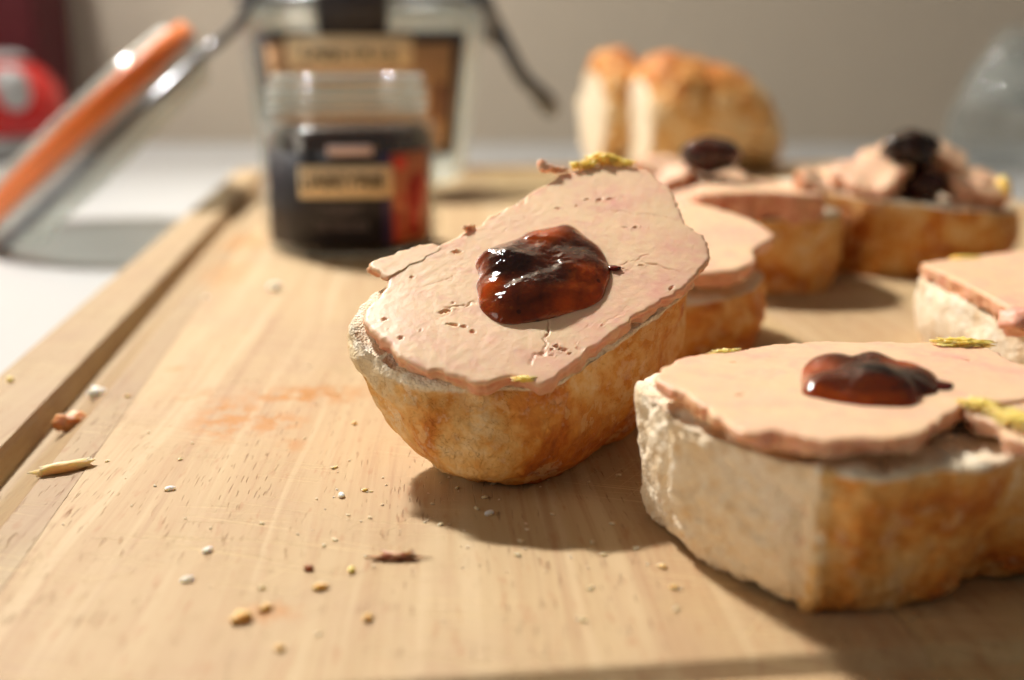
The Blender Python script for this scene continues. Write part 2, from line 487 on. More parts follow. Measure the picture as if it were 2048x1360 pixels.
def slab(name, outline, frame, thick, parent, base, pits=(), cracks=(), pinks=(), nang=240, nring=46, ragged=0.03, wav=0.012, seed=1.0, mat=None, center=None, tone=G_BASE, edge=G_EDGE, warp=None):
    """a cut slice: outline in the plane of its top face, pits and cracks sunk into it"""
    C, ex, ey, n = frame
    o2 = resample(catmull([Vector((p[0], p[1], 0)) for p in outline], 8), nang)
    c2 = Vector((center[0], center[1], 0)) if center else sum(o2, Vector()) / nang
    lo = []
    for i, p in enumerate(o2):
        d = (p - c2).normalized()
        lo.append(p + d * ragged * (fbm(p, 3.0, 4, seed) + 0.35 * fbm(p, 11.0, 3, seed + 4) - 0.9 * max(0, fbm(p, 1.7, 2, seed + 7) - 0.45)))
    verts, cols = [], []
    def top(p, f):
        z = wav * fbm(p, 0.8, 2, seed + 1) + 0.004 * fbm(p, 7.0, 3, seed)
        c = tone
        for (x, y, r, k) in pinks:
            d = math.hypot(p.x - x, p.y - y) / r
            if d < 1:
                c = mixc(c, G_PINK, (1 - d) * k * (0.6 + 0.8 * fbm(p, 5, 3, seed)))
        if f > 0.965:
            c = mixc(c, edge, (f - 0.965) * 9)
            z -= 0.03 * ((f - 0.965) / 0.035) ** 3
        for (x, y, rx, ry, ang, dp) in pits:
            ca, sa = math.cos(ang), math.sin(ang)
            qx, qy = (p.x - x) * ca + (p.y - y) * sa, -(p.x - x) * sa + (p.y - y) * ca
            if abs(qx) > 3 * rx or abs(qy) > 3 * rx:
                continue
            d = math.hypot(qx / rx, qy / ry) + 0.55 * fbm(p, 12, 2, seed)
            if d < 1:
                w = min(1, (1 - d) * 2.2)
                z -= dp * w
                c = mixc(c, G_RED, w * min(0.75, 0.2 + dp * 6))
            elif d < 1.7:
                z += 0.012 * (1.7 - d)
        for (ax, ay, bx, by, wd, dp) in cracks:
            if min(abs(p.x - ax), abs(p.x - bx)) > 1.2 and not (min(ax, bx) < p.x < max(ax, bx)):
                continue
            jx = 0.09 * fbm(p, 5, 3, seed + 6)
            d, t = seg_dist(p.x + jx, p.y - jx, ax, ay, bx, by)
            wd = wd * 0.75 * (0.55 + 1.1 * abs(fbm(p, 3, 2, seed + 8)))
            if d < wd:
                w = (1 - d / wd) * (0.55 + 0.5 * math.sin(t * 3.1))
                z -= dp * w * 0.6
                c = mixc(c, G_EDGE, w * 0.45)
        return z, c
    def put(p, z, c):
        if warp:
            z += warp(p)
        verts.append(Vector(C) + Vector(ex) * p.x + Vector(ey) * p.y + Vector(n) * z)
        cols.append(c)
    z, c = top(c2, 0)
    put(c2, z, c)
    for r in range(1, nring + 1):
        f = (r / nring) ** 0.9
        for q in lo:
            p = c2.lerp(q, f)
            z, c = top(p, f)
            put(p, z, c)
    rows = 5
    for r in range(1, rows + 1):
        f = r / rows
        for q in lo:
            d = (q - c2).normalized()
            p = q + d * (0.07 * math.sin(f * 3.14) * fbm(Vector((q.x, q.y, f * 3)), 4.0, 3, seed + 9) + 0.08 * f * fbm(Vector((q.x, q.y, f)), 2.2, 3, seed + 3) - 0.05 * f)
            zz = -0.03 - thick * f * (1 + 0.5 * fbm(q, 1.6, 3, seed + 5))
            put(p, zz, mixc(edge, tone, 0.35 + 0.9 * fbm(Vector((q.x, q.y, f * 2)), 3.0, 3, seed)))
    put(c2, -0.03 - thick, tone)
    faces = [(0, 1 + i, 1 + (i + 1) % nang) for i in range(nang)]
    nr = nring + rows
    for r in range(nr - 1):
        a = 1 + r * nang
        for i in range(nang):
            j = (i + 1) % nang
            faces.append((a + i, a + nang + i, a + nang + j, a + j))
    a = 1 + (nr - 1) * nang
    faces += [(a + i, len(verts) - 1, a + (i + 1) % nang) for i in range(nang)]
    return build(name, verts, faces, mat or M['gras'], parent, base, cols)

J_BASE, J_AMB, J_DARK = lin(84, 30, 8), lin(196, 84, 16), lin(16, 10, 9)

def dollop(name, outline, frame, height, parent, base, lumps=(), darks=(), ambers=(), nang=150, nring=40, seed=1.0):
    C, ex, ey, n = frame
    o2 = resample(catmull([Vector((p[0], p[1], 0)) for p in outline], 8), nang)
    c2 = sum(o2, Vector()) / nang
    verts, cols = [], []
    def put(p, f):
        z = height * (1 - f ** 3.2) ** 0.55 * (0.82 + 0.22 * fbm(p, 1.3, 2, seed)) + 0.02 * fbm(p, 5, 2, seed) * (1 - f)
        for (x, y, r, h) in lumps:
            d = math.hypot(p.x - x, p.y - y) / r
            if d < 1:
                z += h * (1 - d * d) ** 2
        c = mixc(J_BASE, J_AMB, max(0, (f - 0.8) / 0.2) * 0.4)
        for (x, y, r, k) in ambers:
            d = math.hypot(p.x - x, p.y - y) / r
            if d < 1:
                c = mixc(c, J_AMB, k * (1 - d) * 1.6)
        for (x, y, rx, ry, k) in darks:
            d = math.hypot((p.x - x) / rx, (p.y - y) / ry) + 0.25 * fbm(p, 4, 2, seed)
            if d < 1:
                c = mixc(c, J_DARK, k * min(1, (1 - d) * 2.2))
        verts.append(Vector(C) + Vector(ex) * p.x + Vector(ey) * p.y + Vector(n) * (z - 0.02))
        cols.append(c)
    put(c2, 0)
    for r in range(1, nring + 1):
        f = 1 - (1 - r / nring) ** 1.5
        for q in o2:
            put(c2.lerp(q, f), f)
    for q in o2:
        verts.append(Vector(C) + Vector(ex) * q.x + Vector(ey) * q.y - Vector(n) * 0.08)
        cols.append(J_BASE)
    verts.append(Vector(C) + Vector(ex) * c2.x + Vector(ey) * c2.y - Vector(n) * 0.08)
    cols.append(J_BASE)
    faces = [(0, 1 + i, 1 + (i + 1) % nang) for i in range(nang)]
    for r in range(nring):
        a = 1 + r * nang
        for i in range(nang):
            j = (i + 1) % nang
            faces.append((a + i, a + nang + i, a + nang + j, a + j))
    a = 1 + nring * nang
    faces += [(a + i, len(verts) - 1, a + (i + 1) % nang) for i in range(nang)]
    return build(name, verts, faces, M['jam'], parent, base, cols)

ICO = {}
def ico(sub):
    if sub not in ICO:
        bm = bmesh.new()
        bmesh.ops.create_icosphere(bm, subdivisions=sub, radius=1)
        ICO[sub] = ([v.co.copy() for v in bm.verts], [tuple(v.index for v in f.verts) for f in bm.faces])
        bm.free()
    return ICO[sub]

def lump(name, c, r, mat, parent=None, base=None, seed=1.0, rough=0.35, sub=4, rot=0.0, tone=None, tone2=None, freq=1.2, smooth=True):
    vs, fs = ico(sub)
    R = Matrix.Rotation(rot, 3, 'Z')
    out, cols = [], []
    for v in vs:
        k = 1 + rough * fbm(v, freq, 4, seed)
        p = R @ Vector((v.x * r[0] * k, v.y * r[1] * k, v.z * r[2] * k)) + Vector(c)
        out.append(p)
        if tone:
            cols.append(mixc(tone, tone2 or tone, 0.5 + 0.9 * fbm(v, 2.0, 3, seed + 3)))
    return build(name, out, fs, mat, parent, base if base is not None else c, cols or None, smooth)

def tube(name, pts, r, mat, parent, base, closed=False, seg=10, per=8):
    if closed:
        P = catmull(pts, per)
    else:
        P = []
        q = [Vector(p) for p in pts]
        q = [q[0] * 2 - q[1]] + q + [q[-1] * 2 - q[-2]]
        for i in range(1, len(q) - 2):
            for j in range(per):
                t = j / per
                p0, p1, p2, p3 = q[i - 1], q[i], q[i + 1], q[i + 2]
                P.append(0.5 * ((2 * p1) + (p2 - p0) * t + (2 * p0 - 5 * p1 + 4 * p2 - p3) * t * t + (3 * p1 - p0 - 3 * p2 + p3) * t ** 3))
        P.append(q[-2])
    n = len(P)
    verts, faces = [], []
    ref = Vector((0.13, 0.94, 0.31))
    for i, p in enumerate(P):
        a = P[(i - 1) % n] if (closed or i > 0) else p
        b = P[(i + 1) % n] if (closed or i < n - 1) else p
        t = (b - a).normalized()
        u = t.cross(ref).normalized()
        w = t.cross(u)
        for k in range(seg):
            an = 2 * math.pi * k / seg
            verts.append(p + (u * math.cos(an) + w * math.sin(an)) * r)
    for i in range(n if closed else n - 1):
        for k in range(seg):
            a, b = i * seg, ((i + 1) % n) * seg
            faces.append((a + k, a + (k + 1) % seg, b + (k + 1) % seg, b + k))
    if not closed:
        faces.append(tuple(reversed(range(seg))))
        faces.append(tuple((n - 1) * seg + k for k in range(seg)))
    return build(name, verts, faces, mat, parent, base)

def lathe(name, prof, mat, parent, base, frame, seg=64, closed=False):
    """prof = (radius, height along the axis); frame = (origin, u, w, axis)"""
    O, u, w, a = (Vector(x) for x in frame)
    verts, faces = [], []
    for (r, h) in prof:
        for k in range(seg):
            t = 2 * math.pi * k / seg
            verts.append(O + (u * math.cos(t) + w * math.sin(t)) * r + a * h)
    m = len(prof)
    for i in range(m if closed else m - 1):
        for k in range(seg):
            b = (i + 1) % m
            faces.append((i * seg + k, i * seg + (k + 1) % seg, b * seg + (k + 1) % seg, b * seg + k))
    return build(name, verts, faces, mat, parent, base)

def box(name, lo, hi, mat, parent=None, base=(0, 0, 0), bevel=0.0):
    bm = bmesh.new()
    bmesh.ops.create_cube(bm, size=1)
    for v in bm.verts:
        v.co = Vector([(lo[i] + hi[i]) / 2 + v.co[i] * (hi[i] - lo[i]) for i in range(3)])
    if bevel:
        bmesh.ops.bevel(bm, geom=bm.edges[:], offset=bevel, segments=3, affect='EDGES', profile=0.7)
    vs = [v.co.copy() for v in bm.verts]
    bm.verts.index_update()
    fs = [tuple(v.index for v in f.verts) for f in bm.faces]
    bm.free()
    return build(name, vs, fs, mat, parent, base, smooth=False)

def text(name, body, size, mat, parent, mtx):
    cu = bpy.data.curves.new(name, 'FONT')
    cu.body = body
    cu.size = size * S
    cu.align_x = 'CENTER'
    cu.align_y = 'CENTER'
    cu.extrude = 0.004 * S
    cu.offset = 0.022 * size * S
    cu.materials.append(mat)
    tmp = bpy.data.objects.new('tmp', cu)
    me = bpy.data.meshes.new_from_object(tmp)
    bpy.data.objects.remove(tmp)
    o = bpy.data.objects.new(name, me)
    col.objects.link(o)
    o.parent = parent
    o.matrix_local = mtx
    return o

Z = Vector((0, 0, 1))
FLAT = lambda z: ((0, 0, z), (1, 0, 0), (0, 1, 0), (0, 0, 1))

# ------------------------------------------------------------------ the setting
tag(build('table_top', [(-160, -60, -2.0), (160, -60, -2.0), (160, 112, -2.0), (-160, 112, -2.0)], [(0, 1, 2, 3)], M['table'], smooth=False), kind='structure')
tag(build('wall', [(-160, 108, -40), (160, 108, -40), (160, 108, 140), (-160, 108, 140)], [(0, 3, 2, 1)], M['wall'], smooth=False), kind='structure')

# ------------------------------------------------------------------ cutting board with its juice groove, glued from staves
ROT = math.radians(6.943)
board = empty('cutting_board', (0, 0, 0), ROT)
tag(board, 'pale beech cutting board with a juice groove, under the canapes and jars', 'cutting board')
U0, U1, V0, V1 = -7.75, 28.0, 7.65, 65.5
THICK = 1.98
def board_z(u, v):
    R = 1.2
    cu, cv, hu, hv = (U0 + U1) / 2, (V0 + V1) / 2, (U1 - U0) / 2, (V1 - V0) / 2
    qx, qy = abs(u - cu) - (hu - R), abs(v - cv) - (hv - R)
    sd = math.hypot(max(qx, 0), max(qy, 0)) + min(max(qx, qy), 0) - R
    s = -sd
    z = 0.0
    if 1.56 < s < 2.56:
        f = (s - 1.56) / 1.0
        e = min(1, f / 0.07)
        z = -0.48 * e * (1 - max(0, (f - 0.25) / 0.75) ** 1.3)
    if s < 0.22:
        z -= 0.16 * (1 - max(0, s) / 0.22) ** 2
    return z
def lines(a, b, marks, coarse, fine_, half):
    xs = {a, b}
    x = a
    while x < b:
        xs.add(round(x, 4))
        near = any(abs(x - m) < half for m in marks)
        x += fine_ if near else coarse
    return sorted(xs)
seams = [U0, -4.6, 5.75, 9.4, 13.1, 16.4, 20.2, 24.0, U1]
vl = lines(V0, V1, (V0 + 0.1, V0 + 2.05, V1 - 2.05, V1 - 0.1), 1.6, 0.055, 0.62)
for k in range(len(seams) - 1):
    a, b = seams[k], seams[k + 1]
    ul = lines(a, b, (U0 + 0.1, U0 + 2.05, U1 - 2.05, U1 - 0.1), 0.7, 0.055, 0.62)
    verts, faces = [], []
    m = len(vl)
    for u in ul:
        j = (0.008 if k < 1 else 0.004) if ((u == a and k > 0) or (u == b and k < len(seams) - 2)) else 0.0
        uu = u + (0.006 if u == a else -0.006 if u == b else 0)
        for v in vl:
            verts.append((uu, v, board_z(u, v) - j))
    for i in range(len(ul) - 1):
        for q in range(m - 1):
            faces.append((i * m + q, (i + 1) * m + q, (i + 1) * m + q + 1, i * m + q + 1))
    ring = [i * m for i in range(len(ul))] + [(len(ul) - 1) * m + q for q in range(1, m)] + [i * m + m - 1 for i in range(len(ul) - 2, -1, -1)] + [q for q in range(m - 2, 0, -1)]
    s0 = len(verts)
    for r in ring:
        verts.append((verts[r][0], verts[r][1], -THICK))
    for i in range(len(ring)):
        j = (i + 1) % len(ring)
        faces.append((ring[j], ring[i], s0 + i, s0 + j))
    faces.append(tuple(range(s0 + len(ring) - 1, s0 - 1, -1)))
    st = build('stave', verts, faces, M['wood'], board, smooth=False)
    st.color = (0.80, 0.78, 0.77, 1) if k == 0 else (1.0, 0.99 - 0.02 * (k % 2), 0.98 - 0.03 * (k % 3), 1)

# ------------------------------------------------------------------ the tilted canape in focus
def frame_w(C, ex, ey, n):
    return (Vector(C), Vector(ex).normalized(), Vector(ey).normalized(), Vector(n).normalized())
nA = Vector((-0.0163, -0.4093, 0.9123)).normalized()
exA = (Vector((1, 0, 0)) - nA * nA.x).normalized()
eyA = nA.cross(exA)
CA = Vector((0.33, 16.91, 2.92))
FA = (CA, exA, eyA, nA)
def wA(p):
    return CA + exA * p[0] + eyA * p[1] + nA * p[2]
GA = [(-2.56,-0.99),(-2.45,-1.23),(-2.14,-1.61),(-1.97,-1.91),(-1.64,-2.21),(-1.38,-2.29),(-1.12,-2.41),(-0.79,-2.54),(-0.46,-2.44),(-0.17,-2.47),(0.06,-2.56),(0.41,-2.31),(0.85,-1.81),(1.48,-1.11),(2.08,-0.61),(2.47,-0.13),(2.72,0.30),(2.83,0.75),(2.74,1.15),(2.52,1.55),(2.47,2.13),(2.31,2.75),(1.99,3.23),(1.43,3.37),(0.81,3.17),(0.52,3.02),(0.34,2.80),(0.00,2.43),(-1.02,1.31),(-1.51,0.81),(-1.75,0.61),(-2.03,0.34),(-2.27,0.03),(-2.29,-0.36),(-2.49,-0.74)]
JA = [(-0.91,0.26),(-0.86,0.05),(-0.84,-0.12),(-0.88,-0.29),(-0.85,-0.52),(-0.81,-0.85),(-0.69,-1.08),(-0.52,-1.24),(-0.33,-1.29),(-0.08,-1.25),(0.17,-1.19),(0.55,-1.02),(0.83,-0.89),(1.03,-0.67),(1.11,-0.39),(1.20,-0.04),(1.17,0.30),(1.09,0.62),(0.90,0.93),(0.70,1.22),(0.56,1.29),(0.40,1.23),(-0.08,1.06),(-0.26,0.88),(-0.65,0.68),(-0.86,0.42)]
RA = [(-2.72,-0.89,-0.26),(-2.59,-1.37,-0.26),(-2.41,-1.56,-0.26),(-2.11,-1.90,-0.26),(-1.70,-2.20,-0.26),(-1.27,-2.31,-0.26),(-0.80,-2.35,-0.26),(-0.36,-2.36,-0.26),(0.08,-2.38,-0.26),(0.50,-2.15,-0.26),(0.98,-1.68,-0.26),(1.60,-0.98,-0.26),(2.20,-0.40,-0.26),(2.46,0.16,-0.26),(2.58,0.71,-0.26),(2.60,1.20,-0.26),(2.42,1.85,-0.26),(2.28,2.60,-0.26),(1.95,3.10,-0.26),(1.43,3.25,-0.26),(0.83,3.08,-0.26),(0.36,2.70,-0.26),(0.02,2.36,-0.26),(-0.98,1.26,-0.26),(-1.46,0.80,-0.26),(-1.80,0.50,-0.26),(-2.26,0.14,-0.26),(-2.55,-0.30,-0.26)]
BA = [(-2.67,-1.12,-0.50),(-2.45,-1.59,-0.70),(-2.11,-2.05,-0.88),(-1.51,-2.72,-1.12),(-1.14,-2.96,-1.22),(-0.72,-3.10,-1.28),(-0.23,-2.96,-1.38),(0.43,-2.44,-1.64),(1.38,-1.29,-2.15),(2.10,0.0,-2.50),(2.5,1.2,-2.65),(2.3,2.3,-2.5),(1.5,2.9,-2.3),(0.5,2.5,-2.1),(-0.7,1.3,-1.75),(-1.6,0.4,-1.3),(-2.3,-0.4,-0.85)]
cA = empty('canape', (0.3, 16.5, 0.0))
bA = (0.3, 16.5, 0.0)
tag(cA, 'sharp tilted canape in the middle, its slice topped with a big shiny jam blob', 'canape', 'canapes on the board')
ra = resample(catmull([wA(p) for p in RA], 8), 60)
ba = resample(catmull([wA(p) for p in BA], 8), 60)
def bulge(A, B, f, k):
    c = sum(A, Vector()) / len(A)
    out = []
    for a, b in zip(A, B):
        p = a.lerp(b, f)
        d = (p - c); d -= nA * d.dot(nA)
        out.append(p + d.normalized() * k)
    return out
foot = Vector((0.55, 16.6, 0.0))
def shrink(k, z):
    return [Vector((foot.x + (p.x - foot.x) * k, foot.y + (p.y - foot.y) * k, max(z, p.z * (1 - k) * 0 + z))) for p in ba]
belly = [p.lerp(q, 0.5) for p, q in zip(ba, shrink(0.8, 0.16))]
def colA(p, t, a):
    if t < 0:
        return (0, 0.3, 0)
    left = max(0, 1 - abs(((a + 0.2) % 1.0) - 0.22) / 0.17)
    cr = min(1, t / (0.05 + 0.12 * left))
    br = 0.31 + 0.26 * min(1, t) - 0.45 * left * (1 - 0.4 * t)
    d = math.hypot(p.x - 0.3, p.z - 0.55)
    br += 0.28 * max(0, 1 - d / 1.0)
    br += 0.12 * max(0, 1 - math.hypot(p.x - 1.6, p.z - 1.3) / 0.7) + 0.14 * max(0, min(1, p.x - 0.6))  # browned patch, then the right side's shade painted in as browner crust
    return (cr * (1 - 0.75 * left * max(0, 1 - 2.6 * t)), br, 0.5 * left + 0.25)
loft('bread_slice', [ra, bulge(ra, ba, 0.33, 0.06), bulge(ra, ba, 0.7, 0.10), ba, belly, shrink(0.62, 0.05), shrink(0.45, 0.02)], M['bread'], cA, bA, colA, rows=70, nang=260, lump=0.10, fine=0.028, seed=3.0)
pitsA = [(-1.22, 0.63, 0.075, 0.05, 0.3, 0.1), (-1.32, -0.94, 0.1, 0.045, 0.5, 0.1), (-1.21, -1.27, 0.1, 0.035, -0.2, 0.08), (-1.03, -1.31, 0.05, 0.03, 0, 0.05), (-0.9, -1.44, 0.05, 0.03, -0.6, 0.05), (0.94, 2.17, 0.05, 0.035, 0, 0.07), (1.15, 2.16, 0.075, 0.04, 0.2, 0.07), (1.35, 2.18, 0.1, 0.03, 0.1, 0.03), (1.7, 1.29, 0.055, 0.04, 0.9, 0.08), (0.44, 1.9, 0.05, 0.03, 0, 0.05), (0.3, -1.8, 0.06, 0.04, 0, 0.06), (0.4, -1.89, 0.05, 0.03, 0.4, 0.06), (0.24, -1.87, 0.03, 0.03, 0, 0.05), (0.49, -1.96, 0.04, 0.025, 0, 0.05), (1.0, -1.75, 0.11, 0.055, 0.6, 0.11), (2.08, -0.42, 0.07, 0.025, 1.0, 0.05), (-0.27, -0.06, 0.03, 0.03, 0, 0.02), (1.32, 0.11, 0.1, 0.03, -0.3, 0.03), (-1.88, -0.04, 0.04, 0.03, 0.2, 0.03), (-2.21, -1.1, 0.05, 0.03, 0.7, 0.05), (-1.93, -1.55, 0.05, 0.03, 0.7, 0.04)]
cracksA = [(-1.28, -0.89, -0.87, -0.73, 0.04, 0.05), (1.13, 1.85, 2.44, 1.52, 0.028, 0.03), (1.3, 0.22, 1.85, 0.46, 0.03, 0.035), (1.68, 0.29, 2.27, 0.01, 0.028, 0.035), (0.17, -1.18, 0.16, -1.79, 0.035, 0.06), (0.16, -1.79, -0.08, -2.18, 0.04, 0.05), (-2.12, 0.17, 0.4, 2.68, 0.03, 0.03), (-1.65, -0.33, -0.98, 0.15, 0.02, 0.012), (-0.89, 0.94, 0.16, 1.87, 0.02, 0.012), (0.92, 2.44, 1.77, 2.12, 0.02, 0.012), (-1.93, -1.23, -0.89, -0.94, 0.02, 0.01), (0.54, -1.57, 1.58, -0.8, 0.02, 0.012)]
pinksA = [(1.39, 2.13, 0.7, 0.9), (1.68, 1.25, 0.45, 0.7), (2.44, 0.59, 0.8, 0.8), (1.96, -0.38, 0.7, 0.9), (1.2, -1.27, 0.8, 0.8), (0.35, -2.13, 0.6, 0.7), (-1.65, 0.84, 0.5, 0.5), (0.82, 1.04, 0.6, 0.3)]
rg = random.Random(11)
for cx, cy, n_, sp in ((1.2, 2.15, 4, .35), (.35, -1.85, 9, .25), (-1.15, -1.2, 3, .3), (1.75, 1.25, 2, .3), (0, 0, 7, 2.0), (1.6, .2, 2, .7), (-1.8, -1.4, 2, .6)):
    for k in range(n_):
        r_ = rg.uniform(.012, .034)
        pitsA.append((cx + rg.gauss(0, sp * .6), cy + rg.gauss(0, sp * .6), r_ * rg.uniform(1, 2.4), r_, rg.uniform(-1, 1), rg.uniform(.006, .022)))
sagA = lambda p: -0.05 * max(0, (abs(p.x) - 1.6)) ** 2 - 0.05 * max(0, -p.y - 1.7) ** 1.5
fg = slab('foie_gras_slice', GA, FA, 0.19, cA, bA, pitsA, cracksA, pinksA, nang=560, nring=140, ragged=0.055, seed=2.0, warp=sagA)
# crumbs of fat and curled flakes along the cut edge
for (x, y, z, rx, ry, rz, rot, mt, sd) in ((0.94, 3.28, 0.06, .22, .13, .10, .2, 'fat', 1.0), (1.30, 3.46, 0.08, .26, .15, .13, -.1, 'fat', 2.0), (1.62, 3.39, 0.04, .22, .12, .09, -.45, 'fat', 3.0),
                                           (-0.17, -2.47, 0.00, .16, .06, .05, .1, 'fat', 4.0)):
    lump('fat_piece', wA((x, y, z - .03)), (rx, ry, rz * .75), M[mt], cA, bA, sd, 0.55, 5, rot, freq=2.2)
for (x, y, z, rx, ry, rz, rot, sd) in ((0.31, 3.06, 0.10, .17, .10, .07, .5, 5.0), (0.20, 3.13, 0.13, .07, .10, .09, .2, 6.0), (0.49, 3.10, 0.05, .16, .08, .06, -.2, 7.0), (-1.04, 1.30, 0.02, .12, .05, .04, .7, 8.0)):
    lump('foie_gras_flake', wA((x, y, z)), (rx, ry, rz), M['gras'], cA, bA, sd, 0.6, 4, rot, G_BASE, G_EDGE, 2.0)
FLAP = [(-2.58, 0.32), (-2.39, 0.07), (-2.21, -0.02), (-1.83, 0.34), (-1.45, 0.72), (-1.57, 0.91), (-1.83, 0.82), (-2.12, 0.64), (-2.36, 0.5)]
slab('foie_gras_flap', FLAP, (wA((0, 0, 0.008)), exA, eyA, nA), 0.10, cA, bA, nang=140, nring=14, ragged=0.07, seed=9.0, edge=lin(214, 140, 96))
dollop('jam_dollop', JA, FA, 0.38, cA, bA, lumps=[(-.36, .02, .6, .08), (.30, .70, .55, .05), (.72, -.1, .5, .06), (-.62, -.5, .3, .05), (.15, -.7, .5, .04), (-.72, .30, .22, .05)],
       darks=[(-.30, -.12, .46, .36, .85), (.60, .35, .45, .35, .45), (.15, -.45, .6, .35, .55)], ambers=[(1.0, -.55, .55, .9), (.2, .75, .5, .55), (-.7, -.6, .3, .5), (.5, -.95, .4, .6)], nang=260, nring=70, seed=2.0)
lump('jam_trickle', wA((1.24, .10, .02)), (.12, .08, .04), M['jam'], cA, bA, 3.0, 0.3, 3, -.5, J_DARK, lin(120, 30, 20))

# ------------------------------------------------------------------ the flat canape at the front corner
cB = empty('canape', (4.8, 13.5, 0))
bB = (4.8, 13.5, 0)
tag(cB, 'thick flat canape cut off by the frame, pale torn bread end and jam', 'canape', 'canapes on the board')
RB = [(1.68,14.19),(1.80,13.55),(1.90,13.10),(1.84,12.98),(2.0,12.75),(2.31,12.25),(2.83,11.62),(3.23,11.28),(3.72,10.95),(4.15,11.05),(4.60,11.22),(5.06,11.22),(5.67,11.62),(6.26,11.74),(7.17,12.52),(7.93,13.70),(7.99,14.73),(7.33,15.0),(6.96,15.35),(6.3,15.5),(5.34,15.55),(4.25,15.5),(3.37,15.2),(2.53,14.95),(1.98,14.65)]
BB = [(1.93,14.09),(2.02,13.53),(2.14,13.2),(2.16,13.05),(2.26,12.93),(2.45,12.58),(2.73,12.11),(3.05,11.69),(3.37,11.46),(3.98,11.53),(4.43,11.64),(4.90,11.74),(5.35,12.1),(5.67,12.35),(6.18,12.24),(7.00,12.79),(7.8,13.84),(7.7,14.6),(6.9,15.2),(5.3,15.4),(4.2,15.3),(3.3,15.0),(2.5,14.8),(2.1,14.5)]
rb = resample(catmull([(x, y, 1.88) for x, y in RB], 8), 90)
bb = resample(catmull([(x, y, 0.16) for x, y in BB], 8), 90)
cenB = Vector((4.8, 13.4, 0))
def ringB(f, z, k):
    out = []
    for a, b in zip(rb, bb):
        p = a.lerp(b, f)
        d = p - cenB; d.z = 0
        q = p + d.normalized() * k
        out.append(Vector((q.x, q.y, z)))
    return out
def colB(p, t, a):
    if t < 0:
        return (0, 0.2, 0)
    # the end facing the lamp is torn crumb, the long front is crust
    sx = p.x + 0.16 * (1.9 - p.z) * 0
    cr = 0.5 + (sx - 3.25) * 1.5
    if p.y > 13.6 and p.x > 2.6:
        cr = 1
    cr = max(0.0, min(1, cr))
    edge = max(0, 1 - t / 0.13)
    br = 0.37 + 0.14 * min(1, t) - 0.42 * edge + 0.25 * max(0, 1 - math.hypot(p.x - 4.4, p.z - 1.3) / .9)
    if p.x < 3.3:
        return (0.30 + 0.14 * min(1, t) - 0.2 * edge + 0.10 * max(0, p.x - 2.5), 0.05 + 0.1 * max(0, p.x - 2.4), 0.4)
    if p.x < 3.45:
        return (0.75, 0.22, 0.9)
    return (cr * (1 - 0.9 * edge), br, 0.25)
def hookB(p):
    k = 0.0
    if p.y < 12.6:
        k += 0.09 * math.exp(-((p.x - 3.42 + .06 * p.z) / .10) ** 2)
        if p.x < 3.3:
            k -= 0.05
    if p.x < 2.5:
        k -= 0.16 * math.exp(-((p.y - 13.1 - .1 * math.sin(p.z * 3)) / .07) ** 2)
    return k + 0.02 * fbm(p, 9.0, 2, 3.0)
loft('bread_slice', [rb, ringB(.12, 1.74, .03), ringB(.4, 1.15, .07), ringB(.75, .5, .04), ringB(1, .14, 0), ringB(1, .02, -.12)], M['bread'], cB, bB, colB, rows=70, nang=340, lump=0.10, fine=0.035, seed=5.0, cap_noise=0.12, hook=hookB)
GB = [(1.84,13.58),(1.89,13.14),(2.09,12.63),(2.27,12.15),(2.45,11.50),(2.65,11.36),(2.86,11.44),(3.15,11.25),(3.38,11.14),(3.82,11.2),(4.29,11.28),(4.77,11.8),(5.33,12.37),(5.9,12.5),(6.6,12.9),(7.1,13.4),(7.1,13.8),(6.79,14.01),(6.69,14.51),(6.63,15.0),(6.20,15.22),(5.54,15.3),(5.03,15.32),(4.48,15.34),(4.04,15.3),(3.56,15.09),(3.19,14.85),(2.71,14.66),(2.25,14.35)]
FB = FLAT(2.25)
slab('foie_gras_slice', GB, FB, 0.16, cB, bB, pits=[(2.75, 12.75, .07, .03, .2, .06), (2.95, 14.2, .06, .03, 0, .04), (6.1, 14.3, .1, .03, 0, .04)], cracks=[(5.6, 14.6, 6.5, 14.1, .03, .03), (2.2, 13.7, 3.2, 13.3, .02, .01)],
     pinks=[(6.0, 14.4, .9, .8), (3.4, 14.6, .6, .6), (6.6, 13.6, .7, .7)], nang=420, nring=80, ragged=0.08, seed=6.0, tone=lin(234, 196, 158), edge=lin(212, 146, 100))
GB2 = [(5.28,12.42),(5.36,11.85),(5.42,11.3),(5.73,11.05),(6.4,11.5),(7.0,12.3),(7.0,12.8),(6.4,12.75),(5.8,12.55)]
slab('foie_gras_piece', GB2, FLAT(2.20), 0.2, cB, bB, nang=140, nring=24, ragged=0.06, seed=7.0, pinks=[(6.2, 12, .7, .8)])
for (x, y, z, rx, ry, rz, rot, sd) in ((5.62, 11.75, 2.27, .20, .30, .08, .2, 1.0), (5.45, 12.25, 2.27, .15, .22, .08, .9, 2.0), (6.35, 15.1, 2.28, .35, .14, .08, -.1, 3.0), (2.95, 14.75, 2.24, .2, .08, .05, .3, 4.0)):
    lump('fat_piece', (x, y, z), (rx, ry, rz * .7), M['fat'], cB, bB, sd, 0.7, 5, rot, freq=3.0)
JB = [(3.72,13.7),(3.56,13.08),(3.52,12.72),(3.81,12.45),(4.08,12.3),(4.53,12.24),(4.75,12.38),(4.87,12.66),(5.14,12.80),(5.38,13.5),(5.27,13.85),(5.0,14.0),(4.68,14.15),(4.28,14.1),(3.87,13.95)]
